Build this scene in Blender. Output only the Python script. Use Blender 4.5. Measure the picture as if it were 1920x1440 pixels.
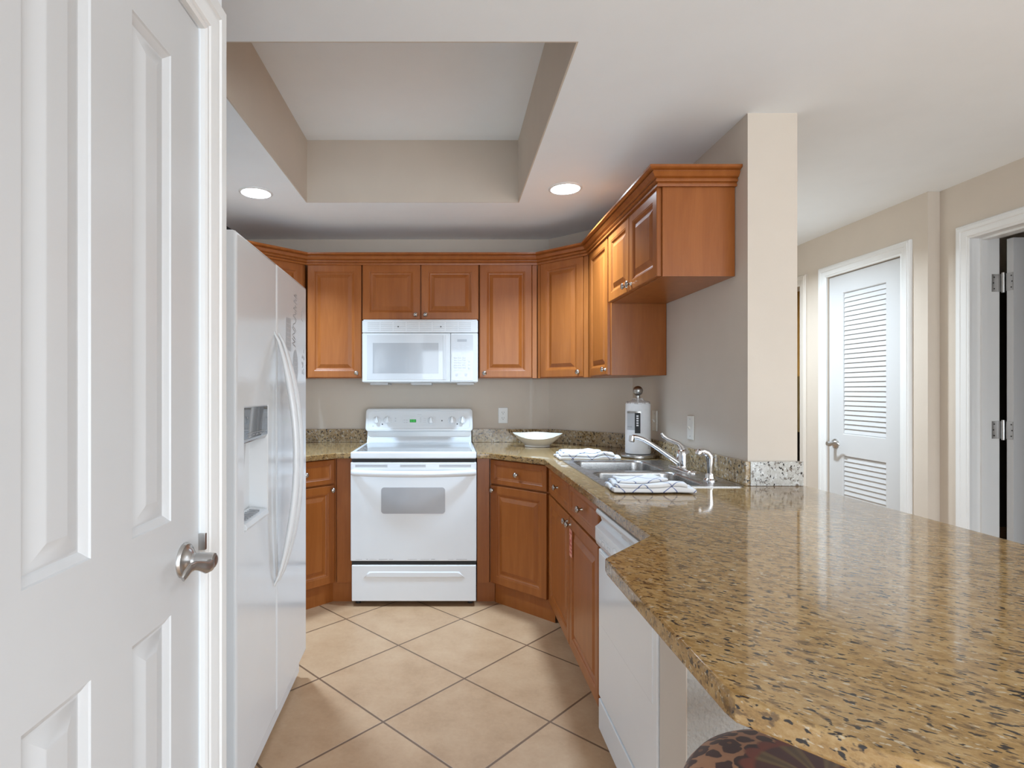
import bpy, bmesh, math, random
from mathutils import Vector, Matrix, noise

for o in list(bpy.data.objects):
    bpy.data.objects.remove(o)
SC = bpy.context.scene
COL = SC.collection
PI = math.pi
R = math.radians

# ------------------------------------------------------------------ camera, world, lights
F, CX, CY, CAMZ = 1042.8, 843.3, 732.0, 1.301
cam_d = bpy.data.cameras.new('camera')
cam_d.sensor_width = 36.0
cam_d.lens = F * 36.0 / 1920.0
cam_d.shift_x = (960 - CX) / 1920.0
cam_d.shift_y = (CY - 720) / 1920.0
cam_d.clip_start = 0.02
cam = bpy.data.objects.new('camera', cam_d)
COL.objects.link(cam)
cam.location = (0, 0, CAMZ)
cam.rotation_euler = (PI / 2, 0, 0)
SC.camera = cam

w = bpy.data.worlds.new('World')
SC.world = w
w.use_nodes = True
w.node_tree.nodes['Background'].inputs[0].default_value = (0.85, 0.92, 1.0, 1)
w.node_tree.nodes['Background'].inputs[1].default_value = 1.0

SC.view_settings.view_transform = 'Standard'
SC.view_settings.look = 'None'
SC.view_settings.gamma = 1.0
SC.view_settings.use_curve_mapping = False
SC.view_settings.exposure = 0.17


def area(name, loc, rot, sx, sy, power, color=(1, 1, 1), shape='RECTANGLE', spread=180):
    d = bpy.data.lights.new(name, 'AREA')
    d.shape = shape
    d.size = sx
    d.size_y = sy
    d.energy = power
    d.color = color
    d.spread = R(spread)
    o = bpy.data.objects.new(name, d)
    COL.objects.link(o)
    o.location = loc
    o.rotation_euler = rot
    return o


# daylight entering through the wide glass doors at the far end of the room behind the camera
DAY, SIDE_FILL = 148, 34
COOL, LAMP, NEUTRAL = (0.86, 0.97, 1.07), (0.69, 0.96, 1.25), (0.82, 0.97, 1.10)
area('daylight_glass_doors', (1.9, -3.42, 1.08), (R(90), 0, 0), 5.0, 2.05, DAY, COOL)
area('side_fill_light', (5.33, -1.4, 1.35), (R(90), 0, R(90)), 2.6, 1.5, SIDE_FILL, COOL)  # unseen side light, added to lift the ambient level
DOWN = 18.5         # recessed lights
HALL = 29
LIVING_FILL = 12

# ------------------------------------------------------------------ materials
MATS = {}


def nmat(name):
    m = bpy.data.materials.new(name)
    m.use_nodes = True
    nt = m.node_tree
    return m, nt, nt.nodes['Principled BSDF']


def setb(b, col=None, rough=None, metal=None, spec=None, coat=None, coat_r=None):
    if col is not None:
        b.inputs['Base Color'].default_value = (*col, 1)
    if rough is not None:
        b.inputs['Roughness'].default_value = rough
    if metal is not None:
        b.inputs['Metallic'].default_value = metal
    if spec is not None:
        b.inputs['Specular IOR Level'].default_value = spec
    if coat is not None:
        b.inputs['Coat Weight'].default_value = coat
    if coat_r is not None:
        b.inputs['Coat Roughness'].default_value = coat_r


def N(nt, typ, **kw):
    n = nt.nodes.new(typ)
    for k, v in kw.items():
        if k.startswith('i_'):
            n.inputs[k[2:].replace('_', ' ')].default_value = v
        else:
            setattr(n, k, v)
    return n


def ramp(nt, stops, fac):
    r = nt.nodes.new('ShaderNodeValToRGB')
    els = r.color_ramp.elements
    while len(els) < len(stops):
        els.new(0.5)
    for e, (p, c) in zip(els, stops):
        e.position = p
        e.color = (*c, 1) if len(c) == 3 else c
    nt.links.new(fac, r.inputs[0])
    return r


def plain(name, col, rough=0.5, metal=0.0, spec=0.5, coat=None, coat_r=None, var=0.04, vscale=6.0, bump=0.0, bscale=150.0, bdist=0.002):
    """simple paint / plastic / metal with a little procedural variation"""
    m, nt, b = nmat(name)
    setb(b, col, rough, metal, spec, coat, coat_r)
    tc = N(nt, 'ShaderNodeTexCoord')
    no = N(nt, 'ShaderNodeTexNoise', i_Scale=vscale, i_Detail=3.0)
    nt.links.new(tc.outputs['Object'], no.inputs['Vector'])
    lo = tuple(max(0, c * (1 - var)) for c in col)
    hi = tuple(min(1, c * (1 + var)) for c in col)
    rp = ramp(nt, [(0.3, lo), (0.7, hi)], no.outputs['Fac'])
    nt.links.new(rp.outputs[0], b.inputs['Base Color'])
    if bump:
        n2 = N(nt, 'ShaderNodeTexNoise', i_Scale=bscale, i_Detail=2.0)
        nt.links.new(tc.outputs['Object'], n2.inputs['Vector'])
        bp = N(nt, 'ShaderNodeBump', i_Strength=bump, i_Distance=bdist)
        nt.links.new(n2.outputs['Fac'], bp.inputs['Height'])
        nt.links.new(bp.outputs[0], b.inputs['Normal'])
    MATS[name] = m
    return m


def emis(name, col, strength):
    m, nt, b = nmat(name)
    setb(b, tuple(min(0.8, x * 0.6) for x in col), 0.4, 0, 0.3)
    b.inputs['Emission Color'].default_value = (*col, 1)
    b.inputs['Emission Strength'].default_value = strength
    MATS[name] = m
    return m


WALLC = (0.63, 0.552, 0.468)
plain('beige_wall', WALLC, 0.75, var=0.015, bump=0.10, bscale=170)
plain('textured_wall_shaded', (0.44, 0.425, 0.395), 0.5, var=0.02, bump=1.0, bscale=90, bdist=0.008)  # wall paint darkened: the shadow under the counter is put into the colour
plain('ceiling_white', (0.895, 0.925, 0.945), 0.85, var=0.01, bump=0.10, bscale=140)
plain('door_white', (0.625, 0.63, 0.635), 0.34, var=0.01)
plain('trim_white', (0.80, 0.80, 0.79), 0.30, var=0.01)
plain('trim_cream', (0.66, 0.60, 0.53), 0.4, var=0.01)
plain('appliance_white', (0.79, 0.80, 0.805), 0.18, var=0.008, coat=0.15, coat_r=0.05)
plain('microwave_white', (0.66, 0.66, 0.655), 0.38, spec=0.3, var=0.008)
plain('slot_grey', (0.16, 0.16, 0.17), 0.5)
plain('appliance_grey', (0.56, 0.56, 0.56), 0.25, var=0.01)
plain('glass_white', (0.58, 0.58, 0.58), 0.04, var=0.01, coat=0.1, coat_r=0.02)
plain('glass_grey', (0.40, 0.40, 0.405), 0.05, var=0.01, coat=0.4, coat_r=0.02)
plain('glass_cooktop', (0.33, 0.325, 0.32), 0.06, var=0.02, coat=0.2, coat_r=0.02)
plain('dark_glass', (0.055, 0.055, 0.058), 0.06, var=0.05, coat=1.0, coat_r=0.03)
plain('oven_glass', (0.40, 0.40, 0.41), 0.10, var=0.02, coat=0.6)
plain('black_plastic', (0.02, 0.02, 0.02), 0.45)
plain('dark_gap', (0.03, 0.03, 0.03), 0.7)
plain('print_grey', (0.38, 0.38, 0.39), 0.5)
plain('print_light', (0.60, 0.60, 0.61), 0.5)
plain('sticker_grey', (0.50, 0.51, 0.52), 0.4)
plain('nickel', (0.46, 0.42, 0.38), 0.22, 1.0, var=0.05)
plain('satin_nickel', (0.52, 0.51, 0.50), 0.30, 1.0, var=0.05)
plain('chrome', (0.80, 0.80, 0.81), 0.07, 1.0, var=0.02)
plain('steel_dark', (0.40, 0.39, 0.37), 0.28, 1.0, var=0.04)
plain('porcelain', (0.68, 0.635, 0.56), 0.30, var=0.015)
plain('outlet_white', (0.78, 0.78, 0.76), 0.35, var=0.01)
plain('switch_beige', (0.60, 0.57, 0.52), 0.4, var=0.01)
plain('switch_white', (0.78, 0.74, 0.67), 0.35, var=0.01)
plain('paper', (0.82, 0.82, 0.83), 0.8, var=0.03, vscale=30, bump=0.25, bscale=90)
plain('unlit_room_shade', (0.10, 0.09, 0.08), 0.9)  # darkness of the unlit room put into its wall colour
plain('brown_panel', (0.42, 0.22, 0.045), 0.6, var=0.2)
plain('olive_panel', (0.15, 0.095, 0.025), 0.6, var=0.2)
plain('red_ink', (0.42, 0.05, 0.03), 0.5)
plain('pink_sticker', (0.72, 0.30, 0.20), 0.5)
plain('stool_wood', (0.09, 0.035, 0.015), 0.35, var=0.2)
plain('rubber', (0.03, 0.03, 0.03), 0.7)
emis('lamp_lens', (0.85, 0.98, 1.12), 22.0)
emis('clock_green', (0.01, 0.22, 0.03), 0.55)
emis('clock_digit', (0.15, 0.9, 0.2), 0.5)


def wood(name, c0, c1, c2, rough=0.33):
    m, nt, b = nmat(name)
    setb(b, c1, rough, 0, 0.35, 0.12, 0.25)
    tc = N(nt, 'ShaderNodeTexCoord')
    oi = N(nt, 'ShaderNodeObjectInfo')
    add = N(nt, 'ShaderNodeVectorMath', operation='MULTIPLY_ADD')
    nt.links.new(oi.outputs['Random'], add.inputs[0])
    add.inputs[1].default_value = (7, 9, 5)
    nt.links.new(tc.outputs['Object'], add.inputs[2])
    mp = N(nt, 'ShaderNodeMapping')
    mp.inputs['Scale'].default_value = (9, 9, 0.9)
    nt.links.new(add.outputs[0], mp.inputs['Vector'])
    n1 = N(nt, 'ShaderNodeTexNoise', i_Scale=2.6, i_Detail=6.0, i_Roughness=0.62, i_Distortion=0.5)
    nt.links.new(mp.outputs[0], n1.inputs['Vector'])
    mp2 = N(nt, 'ShaderNodeMapping')
    mp2.inputs['Scale'].default_value = (60, 60, 2.0)
    nt.links.new(add.outputs[0], mp2.inputs['Vector'])
    n2 = N(nt, 'ShaderNodeTexNoise', i_Scale=4.0, i_Detail=3.0)
    nt.links.new(mp2.outputs[0], n2.inputs['Vector'])
    mx = N(nt, 'ShaderNodeMix', data_type='FLOAT')
    mx.inputs[0].default_value = 0.22
    nt.links.new(n1.outputs['Fac'], mx.inputs[2])
    nt.links.new(n2.outputs['Fac'], mx.inputs[3])
    rp = ramp(nt, [(0.30, c0), (0.5, c1), (0.72, c2)], mx.outputs[0])
    nt.links.new(rp.outputs[0], b.inputs['Base Color'])
    MATS[name] = m
    return m


wood('maple', (0.255, 0.071, 0.012), (0.305, 0.091, 0.017), (0.36, 0.115, 0.025))


def granite(name, c_dark, c_mid, c_light, fleck, fleck_lo=0.60, k=1.0, stretch=1.75):
    m, nt, b = nmat(name)
    setb(b, c_mid, 0.085, 0, 0.42, 0.10, 0.03)
    tc = N(nt, 'ShaderNodeTexCoord')
    mp = N(nt, 'ShaderNodeMapping', vector_type='TEXTURE')
    mp.inputs['Rotation'].default_value = (0.1, 0.07, R(-38))
    mp.inputs['Scale'].default_value = (stretch / k, 0.85 / k, 1.0 / k)
    nt.links.new(tc.outputs['Object'], mp.inputs['Vector'])
    v = mp.outputs[0]
    n1 = N(nt, 'ShaderNodeTexNoise', i_Scale=44.0, i_Detail=8.0, i_Roughness=0.78)
    nt.links.new(v, n1.inputs['Vector'])
    base = ramp(nt, [(0.30, c_dark), (0.47, c_mid), (0.66, c_light)], n1.outputs['Fac'])
    # pale quartz flecks
    n2 = N(nt, 'ShaderNodeTexNoise', i_Scale=105.0, i_Detail=3.0, i_Roughness=0.6)
    nt.links.new(v, n2.inputs['Vector'])
    f2 = ramp(nt, [(fleck_lo, (0, 0, 0)), (fleck_lo + 0.05, (1, 1, 1))], n2.outputs['Fac'])
    m1 = N(nt, 'ShaderNodeMix', data_type='RGBA')
    nt.links.new(f2.outputs[0], m1.inputs[0])
    nt.links.new(base.outputs[0], m1.inputs[6])
    m1.inputs[7].default_value = (*fleck, 1)
    # brown-grey mineral blotches
    n3 = N(nt, 'ShaderNodeTexNoise', i_Scale=75.0, i_Detail=4.0, i_Roughness=0.6)
    mp3 = N(nt, 'ShaderNodeMapping')
    mp3.inputs['Location'].default_value = (3.1, 1.7, 8.2)
    nt.links.new(v, mp3.inputs['Vector'])
    nt.links.new(mp3.outputs[0], n3.inputs['Vector'])
    f3 = ramp(nt, [(0.56, (0, 0, 0)), (0.63, (0.75, 0.75, 0.75))], n3.outputs['Fac'])
    m2 = N(nt, 'ShaderNodeMix', data_type='RGBA')
    nt.links.new(f3.outputs[0], m2.inputs[0])
    nt.links.new(m1.outputs[2], m2.inputs[6])
    m2.inputs[7].default_value = (0.085, 0.048, 0.024, 1)
    # black specks
    n4 = N(nt, 'ShaderNodeTexNoise', i_Scale=115.0, i_Detail=2.0, i_Roughness=0.5)
    mp4 = N(nt, 'ShaderNodeMapping')
    mp4.inputs['Location'].default_value = (9.1, 4.7, 2.2)
    nt.links.new(v, mp4.inputs['Vector'])
    nt.links.new(mp4.outputs[0], n4.inputs['Vector'])
    f4 = ramp(nt, [(0.605, (0, 0, 0)), (0.645, (1, 1, 1))], n4.outputs['Fac'])
    m3 = N(nt, 'ShaderNodeMix', data_type='RGBA')
    nt.links.new(f4.outputs[0], m3.inputs[0])
    nt.links.new(m2.outputs[2], m3.inputs[6])
    m3.inputs[7].default_value = (0.022, 0.017, 0.015, 1)
    nt.links.new(m3.outputs[2], b.inputs['Base Color'])
    MATS[name] = m
    return m


granite('granite', (0.16, 0.088, 0.030), (0.29, 0.170, 0.062), (0.41, 0.272, 0.125), (0.42, 0.34, 0.23), 0.61)
granite('granite_glare', (0.34, 0.31, 0.26), (0.50, 0.48, 0.44), (0.62, 0.61, 0.58), (0.68, 0.68, 0.66), 0.56, 0.75, 1.0)  # granite lightened: window reflection on the end piece is put into the colour
granite('granite_splash', (0.22, 0.135, 0.058), (0.35, 0.24, 0.12), (0.48, 0.37, 0.23), (0.52, 0.46, 0.37), 0.57, 0.62, 1.0)


def tiles(name):
    m, nt, b = nmat(name)
    setb(b, (0.5, 0.37, 0.25), 0.42)
    tc = N(nt, 'ShaderNodeTexCoord')
    mp = N(nt, 'ShaderNodeMapping', vector_type='TEXTURE')
    mp.inputs['Location'].default_value = (0.066, 2.5108, 0)
    mp.inputs['Rotation'].default_value = (0, 0, R(45.06))
    mp.inputs['Scale'].default_value = (0.4635, 0.4635, 1)
    nt.links.new(tc.outputs['Object'], mp.inputs['Vector'])
    sx = N(nt, 'ShaderNodeSeparateXYZ')
    nt.links.new(mp.outputs[0], sx.inputs[0])
    ds = []
    for k in (0, 1):
        # distance to the nearest joint, in tile units
        pp = N(nt, 'ShaderNodeMath', operation='PINGPONG')
        pp.inputs[1].default_value = 0.5
        nt.links.new(sx.outputs[k], pp.inputs[0])
        ds.append(pp)
    mn = N(nt, 'ShaderNodeMath', operation='MINIMUM')
    nt.links.new(ds[0].outputs[0], mn.inputs[0])
    nt.links.new(ds[1].outputs[0], mn.inputs[1])
    gr = ramp(nt, [(0.0080, (1, 1, 1)), (0.0105, (0, 0, 0))], mn.outputs[0])
    fl = N(nt, 'ShaderNodeVectorMath', operation='FLOOR')
    nt.links.new(mp.outputs[0], fl.inputs[0])
    wn = N(nt, 'ShaderNodeTexWhiteNoise', noise_dimensions='3D')
    nt.links.new(fl.outputs[0], wn.inputs['Vector'])
    n1 = N(nt, 'ShaderNodeTexNoise', i_Scale=4.5, i_Detail=6.0, i_Roughness=0.65)
    nt.links.new(tc.outputs['Object'], n1.inputs['Vector'])
    n2 = N(nt, 'ShaderNodeTexNoise', i_Scale=60.0, i_Detail=4.0, i_Roughness=0.7)
    nt.links.new(tc.outputs['Object'], n2.inputs['Vector'])
    a1 = N(nt, 'ShaderNodeMath', operation='MULTIPLY_ADD')
    nt.links.new(n2.outputs['Fac'], a1.inputs[0])
    a1.inputs[1].default_value = 0.35
    nt.links.new(n1.outputs['Fac'], a1.inputs[2])
    a2 = N(nt, 'ShaderNodeMath', operation='MULTIPLY_ADD')
    nt.links.new(wn.outputs['Value'], a2.inputs[0])
    a2.inputs[1].default_value = 0.16
    nt.links.new(a1.outputs[0], a2.inputs[2])
    col = ramp(nt, [(0.50, (0.36, 0.205, 0.105)), (0.72, (0.43, 0.256, 0.139)), (0.98, (0.49, 0.308, 0.176))], a2.outputs[0])
    mx = N(nt, 'ShaderNodeMix', data_type='RGBA')
    nt.links.new(gr.outputs[0], mx.inputs[0])
    nt.links.new(col.outputs[0], mx.inputs[6])
    mx.inputs[7].default_value = (0.15, 0.080, 0.042, 1)
    nt.links.new(mx.outputs[2], b.inputs['Base Color'])
    bp = N(nt, 'ShaderNodeBump', i_Strength=0.35, i_Distance=0.003)
    bp.invert = True
    nt.links.new(gr.outputs[0], bp.inputs['Height'])
    nt.links.new(bp.outputs[0], b.inputs['Normal'])
    MATS[name] = m


tiles('floor_tile')


def brushed(name, col, rough, axis_scale):
    m, nt, b = nmat(name)
    setb(b, col, rough, 1.0)
    tc = N(nt, 'ShaderNodeTexCoord')
    mp = N(nt, 'ShaderNodeMapping')
    mp.inputs['Scale'].default_value = axis_scale
    nt.links.new(tc.outputs['Object'], mp.inputs['Vector'])
    n1 = N(nt, 'ShaderNodeTexNoise', i_Scale=8.0, i_Detail=4.0)
    nt.links.new(mp.outputs[0], n1.inputs['Vector'])
    rp = ramp(nt, [(0.3, (rough - 0.03,) * 3), (0.7, (rough + 0.03,) * 3)], n1.outputs['Fac'])
    nt.links.new(rp.outputs[0], b.inputs['Roughness'])
    MATS[name] = m


brushed('brushed_steel', (0.46, 0.45, 0.44), 0.26, (4, 60, 60))
brushed('brushed_disc', (0.50, 0.49, 0.47), 0.25, (40, 40, 4))


def towel_mat(name, rot):
    m, nt, b = nmat(name)
    setb(b, (0.8, 0.79, 0.78), 0.9)
    tc = N(nt, 'ShaderNodeTexCoord')
    mp = N(nt, 'ShaderNodeMapping', vector_type='TEXTURE')
    mp.inputs['Rotation'].default_value = (0, 0, rot)
    mp.inputs['Scale'].default_value = (0.074, 0.074, 0.074)
    mp.inputs['Location'].default_value = (0.013, 0.021, 0)
    # slide the weave with height so that the lines run on over the folded edge
    sx = N(nt, 'ShaderNodeSeparateXYZ')
    nt.links.new(tc.outputs['Object'], sx.inputs[0])
    ad = N(nt, 'ShaderNodeMath', operation='ADD')
    nt.links.new(sx.outputs[1], ad.inputs[0])
    nt.links.new(sx.outputs[2], ad.inputs[1])
    cb = N(nt, 'ShaderNodeCombineXYZ')
    nt.links.new(sx.outputs[0], cb.inputs[0])
    nt.links.new(ad.outputs[0], cb.inputs[1])
    nt.links.new(cb.outputs[0], mp.inputs['Vector'])
    s2 = N(nt, 'ShaderNodeSeparateXYZ')
    nt.links.new(mp.outputs[0], s2.inputs[0])
    outs = []
    for k in (0, 1):
        pp = N(nt, 'ShaderNodeMath', operation='PINGPONG')
        pp.inputs[1].default_value = 0.5
        nt.links.new(s2.outputs[k], pp.inputs[0])
        outs.append(pp)
    mn = N(nt, 'ShaderNodeMath', operation='MINIMUM')
    nt.links.new(outs[0].outputs[0], mn.inputs[0])
    nt.links.new(outs[1].outputs[0], mn.inputs[1])
    ln = ramp(nt, [(0.016, (1, 1, 1)), (0.028, (0, 0, 0))], mn.outputs[0])
    mx = N(nt, 'ShaderNodeMix', data_type='RGBA')
    nt.links.new(ln.outputs[0], mx.inputs[0])
    mx.inputs[6].default_value = (0.72, 0.70, 0.69, 1)
    mx.inputs[7].default_value = (0.10, 0.13, 0.27, 1)
    nt.links.new(mx.outputs[2], b.inputs['Base Color'])
    n1 = N(nt, 'ShaderNodeTexNoise', i_Scale=500.0, i_Detail=2.0)
    nt.links.new(tc.outputs['Object'], n1.inputs['Vector'])
    bp = N(nt, 'ShaderNodeBump', i_Strength=0.25, i_Distance=0.001)
    nt.links.new(n1.outputs['Fac'], bp.inputs['Height'])
    nt.links.new(bp.outputs[0], b.inputs['Normal'])
    MATS[name] = m


towel_mat('towel_check', R(42))


def leopard_mat(name):
    """tan plush with dark rosettes, brown-red floral medallion towards the middle (object space, seat centre = origin)"""
    m, nt, b = nmat(name)
    setb(b, (0.5, 0.3, 0.18), 0.85)
    b.inputs['Sheen Weight'].default_value = 0.3
    tc = N(nt, 'ShaderNodeTexCoord')
    vo = N(nt, 'ShaderNodeTexVoronoi', i_Scale=30.0, i_Randomness=0.6)
    nd = N(nt, 'ShaderNodeTexNoise', i_Scale=30.0, i_Detail=2.0)
    nt.links.new(tc.outputs['Object'], nd.inputs['Vector'])
    mad = N(nt, 'ShaderNodeVectorMath', operation='MULTIPLY_ADD')
    nt.links.new(nd.outputs['Color'], mad.inputs[0])
    mad.inputs[1].default_value = (0.022, 0.022, 0.022)
    nt.links.new(tc.outputs['Object'], mad.inputs[2])
    nt.links.new(mad.outputs[0], vo.inputs['Vector'])
    ring = ramp(nt, [(0.0, (0.22, 0.085, 0.035)), (0.15, (0.20, 0.075, 0.03)), (0.19, (0.06, 0.014, 0.007)),
                     (0.50, (0.06, 0.014, 0.007)), (0.56, (0.50, 0.245, 0.12)), (1.0, (0.55, 0.28, 0.14))], vo.outputs['Distance'])
    # floral medallion
    sp = N(nt, 'ShaderNodeSeparateXYZ')
    nt.links.new(tc.outputs['Object'], sp.inputs[0])
    ln = N(nt, 'ShaderNodeVectorMath', operation='LENGTH')
    mulz = N(nt, 'ShaderNodeVectorMath', operation='MULTIPLY')
    mulz.inputs[1].default_value = (1, 1, 0)
    nt.links.new(tc.outputs['Object'], mulz.inputs[0])
    nt.links.new(mulz.outputs[0], ln.inputs[0])
    at = N(nt, 'ShaderNodeMath', operation='ARCTAN2')
    nt.links.new(sp.outputs[1], at.inputs[0])
    nt.links.new(sp.outputs[0], at.inputs[1])
    m6 = N(nt, 'ShaderNodeMath', operation='MULTIPLY')
    m6.inputs[1].default_value = 9.0
    nt.links.new(at.outputs[0], m6.inputs[0])
    si = N(nt, 'ShaderNodeMath', operation='SINE')
    nt.links.new(m6.outputs[0], si.inputs[0])
    petal = ramp(nt, [(0.0, (0.10, 0.022, 0.012)), (0.42, (0.12, 0.028, 0.014)), (0.55, (0.20, 0.11, 0.03)),
                      (0.8, (0.26, 0.17, 0.06)), (1.0, (0.16, 0.09, 0.03))], N_half(nt, si))
    redm = ramp(nt, [(0.090, (0.07, 0.02, 0.012)), (0.098, (0.30, 0.055, 0.02)), (0.125, (0.24, 0.045, 0.018))], ln.outputs['Value'])
    inner = ramp(nt, [(0.03, (1, 1, 1)), (0.035, (0, 0, 0))], ln.outputs['Value'])
    mid = ramp(nt, [(0.098, (0, 0, 0)), (0.104, (1, 1, 1))], ln.outputs['Value'])
    mA = N(nt, 'ShaderNodeMix', data_type='RGBA')
    nt.links.new(mid.outputs[0], mA.inputs[0])
    nt.links.new(petal.outputs[0], mA.inputs[6])
    nt.links.new(redm.outputs[0], mA.inputs[7])
    mB = N(nt, 'ShaderNodeMix', data_type='RGBA')
    nt.links.new(inner.outputs[0], mB.inputs[0])
    nt.links.new(mA.outputs[2], mB.inputs[6])
    mB.inputs[7].default_value = (0.05, 0.012, 0.008, 1)
    # scalloped edge of the medallion
    sc = N(nt, 'ShaderNodeMath', operation='MULTIPLY_ADD')
    ab = N(nt, 'ShaderNodeMath', operation='ABSOLUTE')
    nt.links.new(si.outputs[0], ab.inputs[0])
    nt.links.new(ab.outputs[0], sc.inputs[0])
    sc.inputs[1].default_value = -0.014
    nt.links.new(ln.outputs['Value'], sc.inputs[2])
    edge = ramp(nt, [(0.108, (1, 1, 1)), (0.112, (0, 0, 0))], sc.outputs[0])
    mC = N(nt, 'ShaderNodeMix', data_type='RGBA')
    nt.links.new(edge.outputs[0], mC.inputs[0])
    nt.links.new(ring.outputs[0], mC.inputs[6])
    nt.links.new(mB.outputs[2], mC.inputs[7])
    nt.links.new(mC.outputs[2], b.inputs['Base Color'])
    MATS[name] = m


def N_half(nt, node):
    h = N(nt, 'ShaderNodeMath', operation='MULTIPLY_ADD')
    nt.links.new(node.outputs[0], h.inputs[0])
    h.inputs[1].default_value = 0.5
    h.inputs[2].default_value = 0.5
    return h.outputs[0]


leopard_mat('leopard_fabric')


def film_mat(name):
    m, nt, b = nmat(name)
    setb(b, (0.9, 0.9, 0.9), 0.12)
    b.inputs['Transmission Weight'].default_value = 0.0
    b.inputs['Alpha'].default_value = 0.45
    MATS[name] = m


film_mat('plastic_film')

# ------------------------------------------------------------------ geometry helpers


class MB:
    def __init__(self, xf=None):
        self.bm = bmesh.new()
        self.xf = xf

    def box(self, x0, x1, y0, y1, z0, z1, bev=0.0, seg=2):
        r = bmesh.ops.create_cube(self.bm, size=1.0)
        vs = r['verts']
        for v in vs:
            v.co = Vector(((x0 + x1) / 2 + v.co.x * (x1 - x0), (y0 + y1) / 2 + v.co.y * (y1 - y0), (z0 + z1) / 2 + v.co.z * (z1 - z0)))
        if bev:
            es = list({e for v in vs for e in v.link_edges})
            bmesh.ops.bevel(self.bm, geom=es, offset=bev, segments=seg, profile=0.5, affect='EDGES')
        return self

    def loft(self, loops, closed=True, cap0=True, cap1=True):
        """loops: list of equally long point lists"""
        bm = self.bm
        vv = [[bm.verts.new(p) for p in l] for l in loops]
        n = len(loops[0])
        for a, b in zip(vv[:-1], vv[1:]):
            for i in range(n if closed else n - 1):
                j = (i + 1) % n
                try:
                    bm.faces.new((a[i], a[j], b[j], b[i]))
                except ValueError:
                    pass
        if cap0 and n > 2:
            bm.faces.new(vv[0][::-1])
        if cap1 and n > 2:
            bm.faces.new(vv[-1])
        return self

    def prism(self, pts, a0, a1, axis='z', bev=0.0, seg=2):
        f = {'z': lambda p, a: (p[0], p[1], a), 'x': lambda p, a: (a, p[0], p[1]), 'y': lambda p, a: (p[0], a, p[1])}[axis]
        n0 = len(self.bm.verts)
        self.loft([[f(p, a0) for p in pts], [f(p, a1) for p in pts]])
        if bev:
            self.bm.verts.ensure_lookup_table()
            vs = self.bm.verts[n0:]
            es = list({e for v in vs for e in v.link_edges})
            bmesh.ops.bevel(self.bm, geom=es, offset=bev, segments=seg, profile=0.5, affect='EDGES')
        return self

    def lathe(self, prof, org=(0, 0, 0), axis=(0, 0, 1), seg=24, sx=1.0, sy=1.0):
        q = Vector((0, 0, 1)).rotation_difference(Vector(axis).normalized())
        loops = []
        for r, h in prof:
            loops.append([Vector(org) + q @ Vector((max(r, 1e-5) * sx * math.cos(2 * PI * k / seg), max(r, 1e-5) * sy * math.sin(2 * PI * k / seg), h)) for k in range(seg)])
        ring = prof[0] == prof[-1]
        return self.loft(loops, True, not ring, not ring)

    def sphere(self, c, r, seg=24, sz=1.0):
        prof = [(r * math.sin(PI * k / 14), -r * sz * math.cos(PI * k / 14)) for k in range(15)]
        return self.lathe(prof, c, (0, 0, 1), seg)

    def tube(self, pts, rad, seg=12, ry=None, up=None):
        """rad: number or list; ry: second radius (number or list)"""
        pts = [Vector(p) for p in pts]
        n = len(pts)
        rad = rad if isinstance(rad, (list, tuple)) else [rad] * n
        ry = rad if ry is None else (ry if isinstance(ry, (list, tuple)) else [ry] * n)
        loops = []
        prev = None
        for i in range(n):
            t = (pts[min(i + 1, n - 1)] - pts[max(i - 1, 0)]).normalized()
            if prev is None:
                u = Vector(up) if up else (Vector((0, 0, 1)) if abs(t.z) < 0.9 else Vector((1, 0, 0)))
                a = (u - t * u.dot(t)).normalized()
            else:
                a = (prev - t * prev.dot(t)).normalized()
            prev = a
            c = t.cross(a)
            loops.append([pts[i] + a * rad[i] * math.cos(2 * PI * k / seg) + c * ry[i] * math.sin(2 * PI * k / seg) for k in range(seg)])
        return self.loft(loops)

    def rect_rings(self, x0, x1, z0, z1, rings, y=0.0, back=None, cap=True):
        """nested rectangles in the xz plane: rings = [(inset, depth)]"""
        loops = []
        if back is not None:
            loops.append([(x0, y + back, z0), (x1, y + back, z0), (x1, y + back, z1), (x0, y + back, z1)])
        for i, d in rings:
            loops.append([(x0 + i, y + d, z0 + i), (x1 - i, y + d, z0 + i), (x1 - i, y + d, z1 - i), (x0 + i, y + d, z1 - i)])
        return self.loft(loops, True, back is not None, cap)

    def panel_face(self, x0, x1, z0, z1, panels, rings, t):
        """slab with moulded panels; panels all from the product of column and row spans"""
        cols = sorted({(p[0], p[1]) for p in panels})
        xs = sorted({x0, x1, *[c for s in cols for c in s]})
        rows = sorted({(p[2], p[3]) for p in panels})
        zs = sorted({z0, z1, *[c for s in rows for c in s]})
        ps = {(p[0], p[2]): p for p in panels}
        bm = self.bm
        for a, b in zip(xs[:-1], xs[1:]):
            for c, d in zip(zs[:-1], zs[1:]):
                if (a, c) in ps:
                    if rings:
                        self.rect_rings(a, b, c, d, rings)
                else:
                    bm.faces.new([bm.verts.new(p) for p in ((a, 0, c), (b, 0, c), (b, 0, d), (a, 0, d))])
        o = [(x0, z0), (x1, z0), (x1, z1), (x0, z1)]
        self.loft([[(p[0], t, p[1]) for p in o], [(p[0], 0, p[1]) for p in o]], True, True, False)
        return self

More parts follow.
